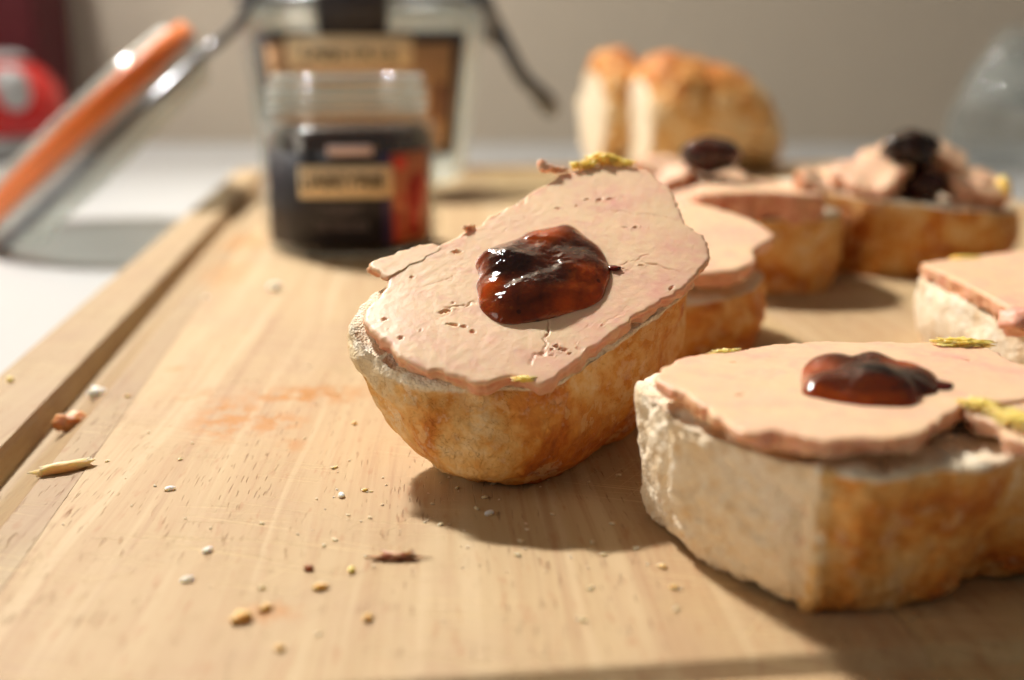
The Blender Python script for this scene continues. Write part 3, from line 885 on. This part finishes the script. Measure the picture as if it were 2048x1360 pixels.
dollop('jam_dollop', JB, FB, 0.27, cB, bB, lumps=[(4.45, 12.85, .6, .15), (4.1, 13.7, .5, .10), (3.8, 12.9, .35, .05), (5.05, 13.3, .4, .06), (4.7, 13.9, .35, .06)], darks=[(4.5, 12.95, .46, .42, 1.0), (4.3, 13.8, .3, .22, .8), (4.9, 12.9, .3, .4, .6)], ambers=[(5.05, 13.5, .45, .5), (3.8, 13.4, .4, .35)], nang=200, nring=50, seed=4.0)
lump('jam_trickle', (5.24, 13.06, 2.26), (.16, .16, .06), M['jam'], cB, bB, 3.0, 0.3, 3, -.1, J_DARK, lin(120, 30, 20))

# ------------------------------------------------------------------ the other canapes
def bread_block(parent, base, rim, ztop, shrink, seed, brown=0.45, tilt=(0, 0), dust=0.2, nang=110, rows=28, leftpale=None):
    """rim = outline at the top; the wall tucks in towards the board"""
    rimv = [Vector((x, y, ztop + tilt[0] * (x - base[0]) + tilt[1] * (y - base[1]))) for x, y in rim]
    c = sum(rimv, Vector()) / len(rimv)
    def lay(f, k):
        return [Vector((c.x + (p.x - c.x) * k, c.y + (p.y - c.y) * k, 0.02 + (p.z - 0.02) * f)) for p in rimv]
    def cf(p, t, a):
        if t < 0:
            return (0, .2, 0)
        e = max(0, 1 - t / .16)
        pale = 0.0
        if leftpale is not None:
            pale = max(0, min(1, (leftpale - p.x) / 0.5))
        return ((1 - .9 * e) * (1 - .85 * pale), brown + .1 * t - .25 * e, dust)
    return loft('bread_slice', [rimv, lay(.9, 1.02), lay(.55, 1.04), lay(.2, 1 - shrink * .4), lay(0.0, 1 - shrink)], M['bread'], parent, base, cf, rows, nang, 8, 0.10, 0.03, seed)

# directly behind the tilted one
bD = (3.6, 24.0, 0)
cD = empty('canape', bD)
tag(cD, 'browned canape tucked right behind the sharp tilted one, thin pink slice, no jam', 'canape', 'canapes on the board')
bread_block(cD, bD, [(1.2,23.6),(1.6,22.4),(2.6,21.9),(3.61,21.75),(4.83,22.5),(5.40,23.5),(5.45,24.8),(5.0,26.2),(3.8,26.8),(2.2,26.2),(1.3,25.0)], 1.62, 0.06, 11.0, 0.42, tilt=(0, 0.12))
nD = Vector((0, -0.2, 0.98)).normalized()
exD = Vector((1, 0, 0)); eyD = nD.cross(exD)
slab('foie_gras_slice', [(-2.2,-.3),(-1.9,-1.6),(-.8,-2.1),(.6,-2.15),(1.35,-1.6),(1.5,-.9),(2.1,-.1),(2.0,.5),(1.6,1.3),(.6,2.2),(-.8,2.3),(-1.9,1.2)], (Vector((3.6, 23.95, 2.42)), exD, eyD, nD), .26, cD, bD, pinks=[(1.3, 0, .9, .9)], nang=160, nring=24, ragged=.05, seed=12.0)

# the one with crumbled slab and a glint of jam
bE = (6.3, 31.5, 0)
cE = empty('canape', bE)
tag(cE, 'blurred canape heaped with thick broken slabs and jam, in front of the loaf', 'canape', 'canapes on the board')
bread_block(cE, bE, [(2.8,31.4),(3.2,29.8),(4.6,29.0),(6.2,28.7),(7.6,28.9),(8.7,29.6),(9.0,31.2),(8.4,33.4),(6.6,34.4),(4.4,34.0),(3.2,33.0)], 2.05, 0.05, 13.0, 0.32, dust=.4)
slab('foie_gras_slab', [(4.9,28.9),(6.0,28.65),(7.2,28.7),(8.2,29.2),(8.25,30.6),(7.7,31.6),(6.4,31.5),(5.2,30.6),(4.8,29.7)], FLAT(2.74), .80, cE, bE, nang=120, nring=16, ragged=.08, seed=14.0, edge=lin(196, 118, 92), tone=lin(230, 190, 150), warp=lambda p: .05 * math.sin(p.x * 1.3) - .08 * (p.x - 6.5) ** 2 * .2)
def torn(parent, base, c, r, tilt, thick, seed):
    rr = random.Random(seed)
    nn = Vector((tilt[0], tilt[1], 1)).normalized()
    e1 = (Vector((1, 0, 0)) - nn * nn.x).normalized()
    e2 = nn.cross(e1)
    out = []
    for k in range(11):
        a = 2 * math.pi * k / 11
        q = rr.uniform(.72, 1.15)
        out.append((math.cos(a) * r[0] * q, math.sin(a) * r[1] * q))
    slab('foie_gras_chunk', out, (Vector(c), e1, e2, nn), thick, parent, base, nang=90, nring=12, ragged=.16, wav=.12, seed=seed, tone=lin(232, 192, 156), edge=lin(206, 140, 110))
for i, (c, r, tl, th) in enumerate((((4.0, 30.9, 2.95), (.95, .8), (-.3, -.35), .6), ((4.5, 31.7, 3.2), (.9, .8), (.2, -.3), .7), ((5.6, 31.9, 3.0), (1.0, .8), (.1, -.2), .7), ((5.0, 29.8, 2.6), (.9, .7), (-.2, -.3), .4), ((8.1, 30.2, 3.0), (.4, .55), (.3, -.3), .4))):
    torn(cE, bE, c, r, tl, th, 20.0 + i)
lump('jam_dollop', (5.5, 31.2, 3.5), (.85, .75, .5), M['jam'], cE, bE, 31.0, .15, 4, .1, J_BASE, J_DARK, 1.2)

# the long one at the back with a dark knob of jam
bF = (11.5, 33.5, 0)
cF = empty('canape', bF)
tag(cF, 'long blurred brown canape at the back, heaped with crumbled pieces and dark jam', 'canape', 'canapes on the board')
bread_block(cF, bF, [(8.3,34.6),(8.7,33.2),(9.6,32.2),(10.3,31.5),(11.8,31.1),(13.2,31.2),(14.3,31.8),(15.0,33.0),(14.6,34.8),(12.8,36.0),(10.6,36.3),(9.0,35.8)], 2.1, 0.04, 15.0, 0.44, tilt=(-.10, 0), dust=.1)
for i, (c, r, tl, th) in enumerate((((10.5, 32.5, 2.95), (1.15, .9), (-.25, -.5), .8), ((9.6, 33.5, 2.75), (.8, .8), (-.3, -.2), .45), ((11.1, 33.5, 3.3), (.8, .8), (-.35, -.5), .8), ((13.1, 33.3, 3.35), (.7, .8), (.35, -.5), .9), ((13.5, 32.5, 2.65), (.95, .8), (.25, -.55), .7), ((12.7, 33.7, 3.45), (.55, .6), (-.3, -.6), .8), ((14.1, 33.0, 2.6), (.6, .7), (.7, -.3), .5), ((12.2, 33.6, 3.0), (.9, .8), (.0, -.2), .8))):
    torn(cF, bF, c, r, tl, th, 40.0 + i)
lump('fat_piece', (14.35, 32.55, 2.35), (.22, .35, .42), M['fat'], cF, bF, 3.0, .3, 3)
lump('jam_dollop', (11.7, 32.9, 3.5), (.80, .7, .58), M['jam'], cF, bF, 61.0, .25, 4, .1, J_DARK, lin(40, 16, 10), 1.4)
lump('jam_dollop', (12.05, 32.6, 2.5), (.6, .5, .45), M['jam'], cF, bF, 62.0, .25, 4, .1, J_DARK, J_BASE, 1.4)

# the pale one at the edge of the frame
bC = (11.2, 21.8, 0)
cC = empty('canape', bC)
tag(cC, 'pale canape half out of frame between the front one and the long brown one', 'canape', 'canapes on the board')
bread_block(cC, bC, [(8.85,23.4),(8.80,22.0),(8.9,20.4),(9.3,19.0),(10.4,18.3),(12.2,18.4),(13.5,20.0),(13.6,22.6),(12.6,24.6),(10.8,24.8),(9.4,24.3)], 1.52, 0.04, 17.0, 0.2, dust=.6, leftpale=10.6)
slab('foie_gras_slice', [(8.80,23.5),(8.86,22.0),(8.86,20.35),(8.98,18.95),(10.2,18.1),(12.2,18.3),(13.4,20.0),(13.6,23.0),(13.0,25.0),(12.07,25.4),(10.06,24.3),(9.3,23.95)], FLAT(1.86), .3, cC, bC, nang=200, nring=30, ragged=.06, seed=18.0, tone=lin(232, 192, 152), edge=lin(210, 140, 100), pinks=[(9.5, 19.5, 1, .6)])
lump('fat_piece', (10.05, 24.2, 1.85), (.35, .12, .05), M['fat'], cC, bC, 5.0, .4, 3)
lump('foie_gras_flake', (8.75, 18.6, 1.75), (.3, .35, .25), M['gras'], cC, bC, 6.0, .5, 3, 0, G_PINK, G_EDGE)

# ------------------------------------------------------------------ bread at the back
def loaf(name, c0, ax, length, w, h, seed, label, prof, end):
    ax = Vector(ax).normalized()
    side = Vector((-ax.y, ax.x, 0))
    e = empty(name, (c0[0], c0[1], 0))
    base = (c0[0], c0[1], 0)
    loops = []
    for (f, kw, kh) in prof:
        o = Vector((c0[0], c0[1], 0)) + ax * (length * f)
        lp = []
        for i in range(22):
            a = -2 * math.pi * i / 22 + math.pi
            x = math.cos(a) * w * 0.5 * kw
            s = math.sin(a)
            z = h * kh * (0.46 + (0.54 if s > 0 else 0.44) * s * (1 if s > 0 else 0.98))
            if s < 0:
                x *= 1 - 0.12 * s * s
            lp.append(o + side * x + Z * max(z, 0.03))
        loops.append(lp)
    def cf(p, t, a):
        if t < 0:
            return (0, .1, 0)
        up = max(0, min(1, p.z / h))
        return (min(1, t * 14), .12 + .56 * max(0, up - .45) / .55 + (0.1 if t > .85 else 0), .5 * (1 - up))
    loft('loaf_body', loops, M['bread'], e, base, cf, 44, 120, 12, 0.20, 0.05, seed)
    tag(e, label, 'bread', 'bread behind the canapes')
    return e
loaf('bread_chunk', (6.6, 60.5, 0), (0.93, 0.26, 0), 8.2, 6.2, 6.0, 71.0, 'chunky bread loaf end with browned top, larger of the two behind the canapes', [(0, .74, .80), (.06, .88, .95), (.18, 1.0, 1.06), (.4, 1.06, 1.0), (.62, 1.06, .93), (.8, .95, .80), (.92, .72, .6), (1.0, .35, .35)], 1)
loaf('bread_chunk', (4.5, 63.8, 0), (0.93, 0.26, 0), 2.4, 6.0, 6.5, 73.0, 'narrow bread slice standing behind the larger loaf end, pale face showing', [(0, .74, .80), (.15, .9, .95), (.5, 1, 1.0), (.85, .97, .98), (1.0, .8, .82)], 1)

# ------------------------------------------------------------------ small hexagonal jam jar
bJ = (-5.35, 37.0, 0)
jar = empty('jam_jar', bJ)
tag(jar, 'small open six-sided jam jar with dark label, in front of the clip jar', 'jar')
def hexring(R, z, rnd, rot=math.radians(-88 - 30)):
    """a hexagon of circumradius R whose corners are softened; rnd = 1 gives a circle"""
    pts = []
    N = 72
    for i in range(N):
        a = 2 * math.pi * i / N
        m = (a + math.pi / 6) % (math.pi / 3) - math.pi / 6
        hexr = R * math.cos(math.pi / 6) / math.cos(((a) % (math.pi / 3)) - math.pi / 6)
        hexr = min(hexr, R * 0.955)
        r = hexr * (1 - rnd) + R * 0.93 * rnd
        pts.append(Vector((bJ[0] + math.cos(a + rot) * r, bJ[1] + math.sin(a + rot) * r, z)))
    return pts
def hexpt(a, R, z, rnd, off=0.0, rot=math.radians(-88 - 30)):
    hexr = min(R * math.cos(math.pi / 6) / math.cos((a % (math.pi / 3)) - math.pi / 6), R * 0.955)
    r = hexr * (1 - rnd) + R * 0.93 * rnd + off
    return Vector((bJ[0] + math.cos(a + rot) * r, bJ[1] + math.sin(a + rot) * r, z))
SOFT = 0.35
def rings(name, rs, mat, parent, base, cap0=False, cap1=False):
    n = len(rs[0])
    v, f = [], []
    for r in rs:
        v += r
    for i in range(len(rs) - 1):
        for k in range(n):
            f.append((i * n + k, i * n + (k + 1) % n, (i + 1) * n + (k + 1) % n, (i + 1) * n + k))
    if cap0:
        f.append(tuple(reversed(range(n))))
    if cap1:
        f.append(tuple((len(rs) - 1) * n + k for k in range(n)))
    return build(name, v, f, mat, parent, base)
RJ = 3.08
outer = [hexring(RJ * .90, .02, .5), hexring(RJ * .97, .12, SOFT), hexring(RJ, .35, SOFT), hexring(RJ, 3.55, SOFT), hexring(RJ * .985, 3.9, .45), hexring(RJ * .94, 4.15, .6), hexring(RJ * .86, 4.25, 1),
         hexring(RJ * .86, 4.45, 1)]
for i in range(3):
    z = 4.5 + .3 * i
    outer += [hexring(RJ * .86, z, 1), hexring(RJ * .895, z + .08, 1), hexring(RJ * .895, z + .16, 1), hexring(RJ * .86, z + .24, 1)]
outer += [hexring(RJ * .865, 5.42, 1), hexring(RJ * .86, 5.52, 1), hexring(RJ * .81, 5.55, 1), hexring(RJ * .78, 5.5, 1), hexring(RJ * .78, 4.4, 1), hexring(RJ * .84, 4.0, .6), hexring(RJ * .93, 3.6, SOFT), hexring(RJ * .93, .15, SOFT), hexring(RJ * .8, .06, .2)]
rings('glass_body', outer, M['glass'], jar, bJ, cap0=True)
rings('jam_filling', [hexring(RJ * .80, .08, .2), hexring(RJ * .915, .2, SOFT), hexring(RJ * .915, 3.6, SOFT), hexring(RJ * .84, 3.98, .6), hexring(RJ * .5, 4.04, 1)], M['jar_jam'], jar, bJ, True, True)
cr_, sr_ = math.cos(math.radians(-88)), math.sin(math.radians(-88))
def facet(k):
    a = math.radians(-88 + 60 * k)
    nrm = Vector((math.cos(a), math.sin(a), 0))
    tan = Vector((-math.sin(a), math.cos(a), 0))
    return nrm, tan, Vector(bJ) + nrm * (RJ * math.cos(math.pi / 6))
def strip(name, a0, a1, z0, z1, off, mat, parent, n=14, th=0.015):
    """a paper strip that follows the jar's wall"""
    v, f = [], []
    for i in range(n + 1):
        a = math.radians(a0 + (a1 - a0) * i / n)
        for o in (off, off + th):
            for z in (z0, z1):
                v.append(hexpt(a, RJ, z, SOFT, o))
    for i in range(n):
        p, q = i * 4, i * 4 + 4
        f += [(p + 2, q + 2, q + 3, p + 3), (p + 1, q + 1, q, p), (p, q, q + 2, p + 2), (p + 3, q + 3, q + 1, p + 1)]
    f += [(0, 2, 3, 1), (n * 4 + 1, n * 4 + 3, n * 4 + 2, n * 4)]
    return build(name, v, f, mat, parent, bJ)
for z_, k_ in ((5.5, .84), (5.12, .885), (4.82, .885), (4.5, .885)):
    tube('thread_ring', [p for p in hexring(RJ * k_, z_, 1)[::6]], .07, M['lid_glass'], jar, bJ, True, 8, 6)
lb = strip('label', -34, 99, .40, 3.32, .015, M['black'], jar, 40)
rs = strip('label_picture', 61, 97, .44, 3.28, .032, M['orange'], lb)
strip('stripe', 55, 61, .44, 3.28, .032, M['purple'], lb, 4)
for (x0, x1, z0, z1) in ((62, 68, .5, 1.5), (74, 86, .6, 2.4), (80, 92, 1.5, 2.6), (62, 74, 2.75, 3.2), (66, 71, 1.7, 2.0)):
    strip('fig_print', x0, x1, z0, z1, .049, M['red'], rs, 4)
bn = strip('name_band', 4, 62, 1.92, 2.92, .066, M['band'], lb)
strip('pale_reflection', 22, 50, 3.22, 3.52, .035, M['reflection'], jar)  # pale reflection on the jar glass, modelled as a coloured strip
nrm, tan, c = facet(0)
def mtx(center, x, y, nn):
    m = Matrix.Identity(4)
    for i in range(3):
        m[i][0], m[i][1], m[i][2] = x[i], y[i], nn[i]
    m.translation = (Vector(center) - Vector(bJ)) * S
    return m
text('lettering', 'LABEYRIE', .62, M['ink'], lb, mtx(c + nrm * .16 + Z * 2.42 + tan * .06, tan, Z, nrm))
text('lettering', 'CONFIT', .36, M['dim'], lb, mtx(c + nrm * .10 + Z * 1.5 - tan * .05, tan, Z, nrm))
text('lettering', 'DE FIGUES', .36, M['dim'], lb, mtx(c + nrm * .10 + Z * 1.05 - tan * .05, tan, Z, nrm))

# ------------------------------------------------------------------ big clip-top jar and its open lid
bK = (-7.5, 57.5, 0)
kj = empty('clip_jar', bK)
tag(kj, 'large clip-top glass jar with a framed label, behind the jam jar', 'jar')
UP = (bK, (1, 0, 0), (0, 1, 0), (0, 0, 1))
lathe('glass_body', [(0.05, .05), (4.6, .05), (5.0, .25), (5.15, .8), (6.0, 7.6), (6.05, 8.0), (5.75, 8.5), (5.75, 8.9), (6.2, 9.1), (6.25, 9.6), (6.0, 9.9), (5.5, 9.9), (5.4, 9.2), (5.45, 8.3), (5.7, 7.8), (4.85, .9), (4.6, .6), (0.05, .6)], M['jar_glass'], kj, bK, UP, 96)
def rad(z):
    return 5.15 + (z - .8) / 6.8 * .85
def wrap(name, a0, a1, z0, z1, off, mat, parent, n=24):
    v, f = [], []
    for i in range(n + 1):
        a = math.radians(a0 + (a1 - a0) * i / n)
        for z in (z0, z1):
            for o in (off, off + .02):
                r = rad(z) + o
                v.append((bK[0] + math.cos(a) * r, bK[1] + math.sin(a) * r, z))
    for i in range(n):
        a, b = i * 4, i * 4 + 4
        f += [(a + 1, b + 1, b + 3, a + 3), (a + 2, b + 2, b, a), (a, b, b + 1, a + 1), (a + 3, b + 3, b + 2, a + 2)]
    f += [(0, 1, 3, 2), (n * 4 + 2, n * 4 + 3, n * 4 + 1, n * 4)]
    return build(name, v, f, mat, parent, bK)
lk = wrap('label', -138, -28, 1.5, 7.25, .02, M['black'], kj)
wrap('label_print', -131, -37, 1.9, 6.75, .045, M['tan'], lk)
wrap('name_band', -118, -60, 5.65, 7.05, .07, M['band'], lk)
wrap('label_patch', -46, -40, 3.2, 4.9, .07, plain('wine_print', lin(120, 60, 56), .5), lk)
a0 = math.radians(-89)
word = 'LABEYRIE'
for i, ch in enumerate(word):
    a = math.radians(-108 + 5.4 * i)
    nr_ = Vector((math.cos(a), math.sin(a), 0)); tn = Vector((-math.sin(a), math.cos(a), 0))
    m = Matrix.Identity(4)
    for k in range(3):
        m[k][0], m[k][1], m[k][2] = tn[k], Z[k], nr_[k]
    m.translation = (nr_ * (rad(6.3) + .11) + Z * 6.3) * S
    text('lettering', ch, 1.05, M['ink'], lk, m)
wrap('seal_strip', -101.5, -71.5, 7.1, 9.8, .08, M['black'], kj, 10)
# neck wire and the hanging clasp
tube('neck_wire', [(bK[0] + math.cos(t) * 5.95, bK[1] + math.sin(t) * 5.95, 8.68) for t in [i * math.pi / 8 for i in range(16)]], .18, M['wire'], kj, bK, True)
tube('clasp_wire', [(-1.7, 57.0, 9.6), (-1.2, 56.5, 8.4), (-.6, 56, 7.2), (.5, 56, 5.2), (1.7, 56, 4.1), (1.9, 56.2, 3.6), (1.2, 56.4, 4.2)], .4, M['wire'], kj, bK)
tube('clasp_wire', [(-2.2, 55.5, 8.9), (-1.5, 55.4, 8.6), (-.9, 55.5, 7.9), (-1.2, 55.7, 7.2), (-.2, 56, 6.5)], .3, M['wire'], kj, bK)
# the lid swung open on its wire, its edge resting on the table
LC = Vector((-19.1, 51.8, 2.45))
la = Vector((-0.65, -0.16, 0.74)).normalized()
lu = Vector((0.755, 0.0, 0.656)); lu = (lu - la * lu.dot(la)).normalized()
lw = la.cross(lu)
FL = (LC, lu, lw, la)
lid = empty('jar_lid', (LC.x, LC.y, -2.0))
bL = (LC.x, LC.y, -2.0)
tag(lid, 'open glass jar lid with orange rubber ring, leaning on the white table', 'jar lid')
lathe('glass_lid', [(0.05, 1.2), (5.0, 1.2), (5.4, 1.55), (5.8, 1.5), (6.0, 1.1), (6.0, .52), (6.3, .48), (6.45, .1), (6.45, -.5), (6.2, -.9), (5.9, -1.0), (5.75, -1.35), (5.3, -1.55), (0.05, -1.6)], M['lid_glass'], lid, bL, FL, 96)
lathe('rubber_ring', [(5.9, 1.15), (6.5, 1.15), (6.62, 1.05), (6.62, .35), (6.5, .25), (5.9, .25)], M['rubber'], lid, bL, FL, 96, True)
def onlid(deg, r, h):
    t = math.radians(deg)
    return LC + (lu * math.cos(t) + lw * math.sin(t)) * r + la * h
tube('lid_wire', [onlid(d, 6.72, -.55) for d in range(0, 360, 15)], .22, M['wire'], lid, bL, True)
top = onlid(0, 6.7, -.55)
tube('hinge_wire', [onlid(-20, 6.8, -.55), top, top + Vector((1.2, .4, 1.0)), top + Vector((1.9, .9, 2.3)), top + Vector((1.6, 1.4, 3.5)), top + Vector((.5, 2, 4.1)), top + Vector((-.6, 2.4, 4.2))], .26, M['wire'], lid, bL)
low = onlid(180, 6.7, -.55)
tube('catch_loop', [low + Vector((.3, -.6, .5)), low + Vector((-.1, -.8, -.1)), low + Vector((-.15, -.9, -.55)), low + Vector((.35, -.9, -.5)), low + Vector((.8, -.7, .3))], .28, M['wire'], lid, bL)

# ------------------------------------------------------------------ blurred things at the edges of the background
rp = empty('red_pot', (-44.5, 92, -2.0))
tag(rp, 'blurred red rounded pot with a grey knob, at the left edge behind the lid', 'pot')
FR = ((-44.5, 92, -2), (1, 0, 0), (0, 1, 0), (0, 0, 1))
lathe('pot_body', [(.05, .3), (6.2, .3), (7.4, 1.5), (7.9, 3.5), (7.5, 5.6), (6.2, 7.2), (4.2, 8.2), (2.2, 8.7), (.05, 8.8)], M['enamel'], rp, (-44.5, 92, -2), FR, 64)
lathe('rim_highlight', [(5.3, 7.75), (5.35, 7.95), (4.3, 8.45), (4.2, 8.25)], M['grey'], rp, (-44.5, 92, -2), FR, 64, True)  # grey band that imitates a highlight along the pot's upper edge
lathe('foot_ring', [(.05, 0), (6.8, 0), (7.6, .6), (7.9, 1.9), (7.7, 2.0), (6.4, .32), (.05, .28)], M['grey'], rp, (-44.5, 92, -2), FR, 64)
lump('side_knob', (-38.6, 87.6, 3.6), (1.5, 1.2, 1.7), M['grey'], rp, (-44.5, 92, -2), 2.0, .08, 3)
mc = empty('maroon_canister', (-47.5, 101, -2))
tag(mc, 'tall dark maroon canister against the wall behind the red pot', 'canister')
box('canister_body', (-58, 97, -2), (-40.2, 105, 20), M['maroon'], mc, (-47.5, 101, -2), .8)
box('canister_lid', (-58.3, 96.7, 20.05), (-39.9, 105.3, 22), M['maroon'], mc, (-47.5, 101, -2), .4)
gb = empty('plastic_bag', (38, 84, -2))
tag(gb, 'pale grey crumpled plastic bag blurred against the wall at the right edge', 'bag')
lump('bag_body', (39.5, 84, 1.6), (6.3, 5, 4.6), M['bag'], gb, (38, 84, -2), 5.0, .22, 5, freq=1.2)
lump('bag_neck', (37.3, 84, 5.0), (2.8, 2, 3.0), M['bag'], gb, (38, 84, -2), 8.0, .25, 4, freq=1.2)

# ------------------------------------------------------------------ crumbs and seeds on the board
def on_board(u, v, z=0):
    return Vector((u * math.cos(ROT) - v * math.sin(ROT), u * math.sin(ROT) + v * math.cos(ROT), z))
def bit(name, u, v, r, mat, label, cat, seed, rot=0.0, rough=.4, z=None, group='crumbs and seeds on the board', freq=1.6, sub=3):
    r = tuple(x * (.8 if max(r) < .15 else 1) for x in r)
    zz = board_z(u, v) + r[2] * .7 if z is None else z
    o = lump(name, on_board(u, v, zz), r, M[mat], None, None, seed, rough * 1.6 if rough > .2 else rough, sub, rot, freq=freq * 1.6)
    tag(o, label, cat, group)
bit('crust_chip', -5.58, 19.75, (.30, .20, .17), 'almond', 'toasted brown crust chip lying in the juice groove', 'crumb', 1.0, .2, .35)
bit('crust_shard', -4.90, 16.75, (.44, .10, .09), 'pale', 'long pale crust shard lying beside the groove', 'crumb', 2.0, .62, .3)
bit('bread_crumb', -5.55, 21.55, (.16, .15, .12), 'seed', 'white bread crumb in the groove past the brown chip', 'crumb', 3.0)
bit('crust_flake', .10, 13.02, (.24, .06, .045), 'brown', 'dark brown curled crust flake on the bare wood in front of the tilted canape', 'crumb', 4.0, -.05, .9, freq=2.5)
for i, (u, v, a, lab) in enumerate(((-3.15, 15.76, .3, 'white seed nearest the pale crust shard'), (-2.30, 13.55, .9, 'larger white seed left of the brown crust flake, upper of the near pair'), (-2.43, 12.73, .6, 'faint white seed, lower of the near pair on the bare wood'),
                                    (-.64, 15.2, 1.8, 'white seed just left of the tilted canape'), (-2.83, 30.17, .4, 'blurred white crumb between the jam jar and the tilted canape'), (-4.55, 29.3, .2, 'tiny blurred white crumb beside the far groove'),
                                    (1.42, 14.3, .9, 'white speck on the shadow edge of the tilted canape'))):
    bit('white_seed', u, v, (.105, .06, .045) if i not in (4,) else (.2, .15, .12), 'seed', lab, 'seed', 10.0 + i, a, .15)
for i, (u, v, r, mat, lab) in enumerate(((-.98, 12.86, (.07, .06, .05), 'brown', 'small dark crumb left of the brown crust flake'), (-.81, 12.33, (.11, .06, .05), 'crumb', 'oblong golden crumb below the small dark crumb'),
                                         (-1.66, 11.66, (.14, .11, .07), 'crumb', 'largest blurred golden crumb near the bottom edge'), (-1.42, 11.88, (.10, .06, .05), 'crumb', 'golden crumb touching the largest blurred one'),
                                         (-.25, 11.5, (.07, .06, .05), 'crumb', 'round golden crumb below the brown crust flake'), (-.45, 12.75, (.09, .045, .04), 'fat', 'yellow crumb between the dark crumb and the crust flake'),
                                         (-.5, 18.45, (.05, .05, .04), 'crumb', 'tiny golden crumb left of the tilted bread'), (-7.24, 21.9, (.12, .07, .06), 'fat', 'yellow crumb on the outer rim of the board'),
                                         (3.4, 12.39, (.07, .05, .03), 'crumb', 'golden crumb beside the front canape, farther one'), (3.4, 11.82, (.07, .05, .03), 'crumb', 'golden crumb beside the front canape, nearer one'),
                                         (-1.18, 10.95, (.06, .06, .04), 'crumb', 'faint golden crumb lowest on the bare wood'), (-.3, 15.37, (.05, .04, .03), 'crumb', 'tiny orange crumb beside the white seed near the tilted canape'), (-4.75, 20.6, (.07, .05, .03), 'crumb', 'tiny brown crumb on the strip beside the groove'))):
    bit('bread_crumb', u, v, r, mat, lab, 'crumb', 30.0 + i, .3 * i, .5, freq=2.2)

# fine dust of crumbs shed around the bread
rc = random.Random(3)
cv, cfaces = [], []
vs, fs = ico(1)
for i in range(150):
    if i < 60:
        x, y = rc.gauss(-.9, 1.3), rc.gauss(14.4, 1.6)
    else:
        q = on_board(rc.uniform(-4.4, 4), rc.uniform(10.6, 30))
        x, y = q.x, q.y
    r = rc.choice((.012, .016, .02, .03)) * rc.uniform(.7, 1.3)
    k0 = len(cv)
    a = rc.uniform(0, 6.28)
    for v in vs:
        j = 1 + .5 * fbm(v, 1.5, 2, i)
        px, py = v.x * r * 1.7 * j, v.y * r * j
        cv.append((x + px * math.cos(a) - py * math.sin(a), y + px * math.sin(a) + py * math.cos(a), r * .5 + v.z * r * .6 * j))
    cfaces += [tuple(k0 + t for t in f) for f in fs]
tag(build('crumbs', cv, cfaces, M['pale'], smooth=False), 'fine dust of pale crumbs scattered over the cutting board', 'crumbs', kind='stuff')
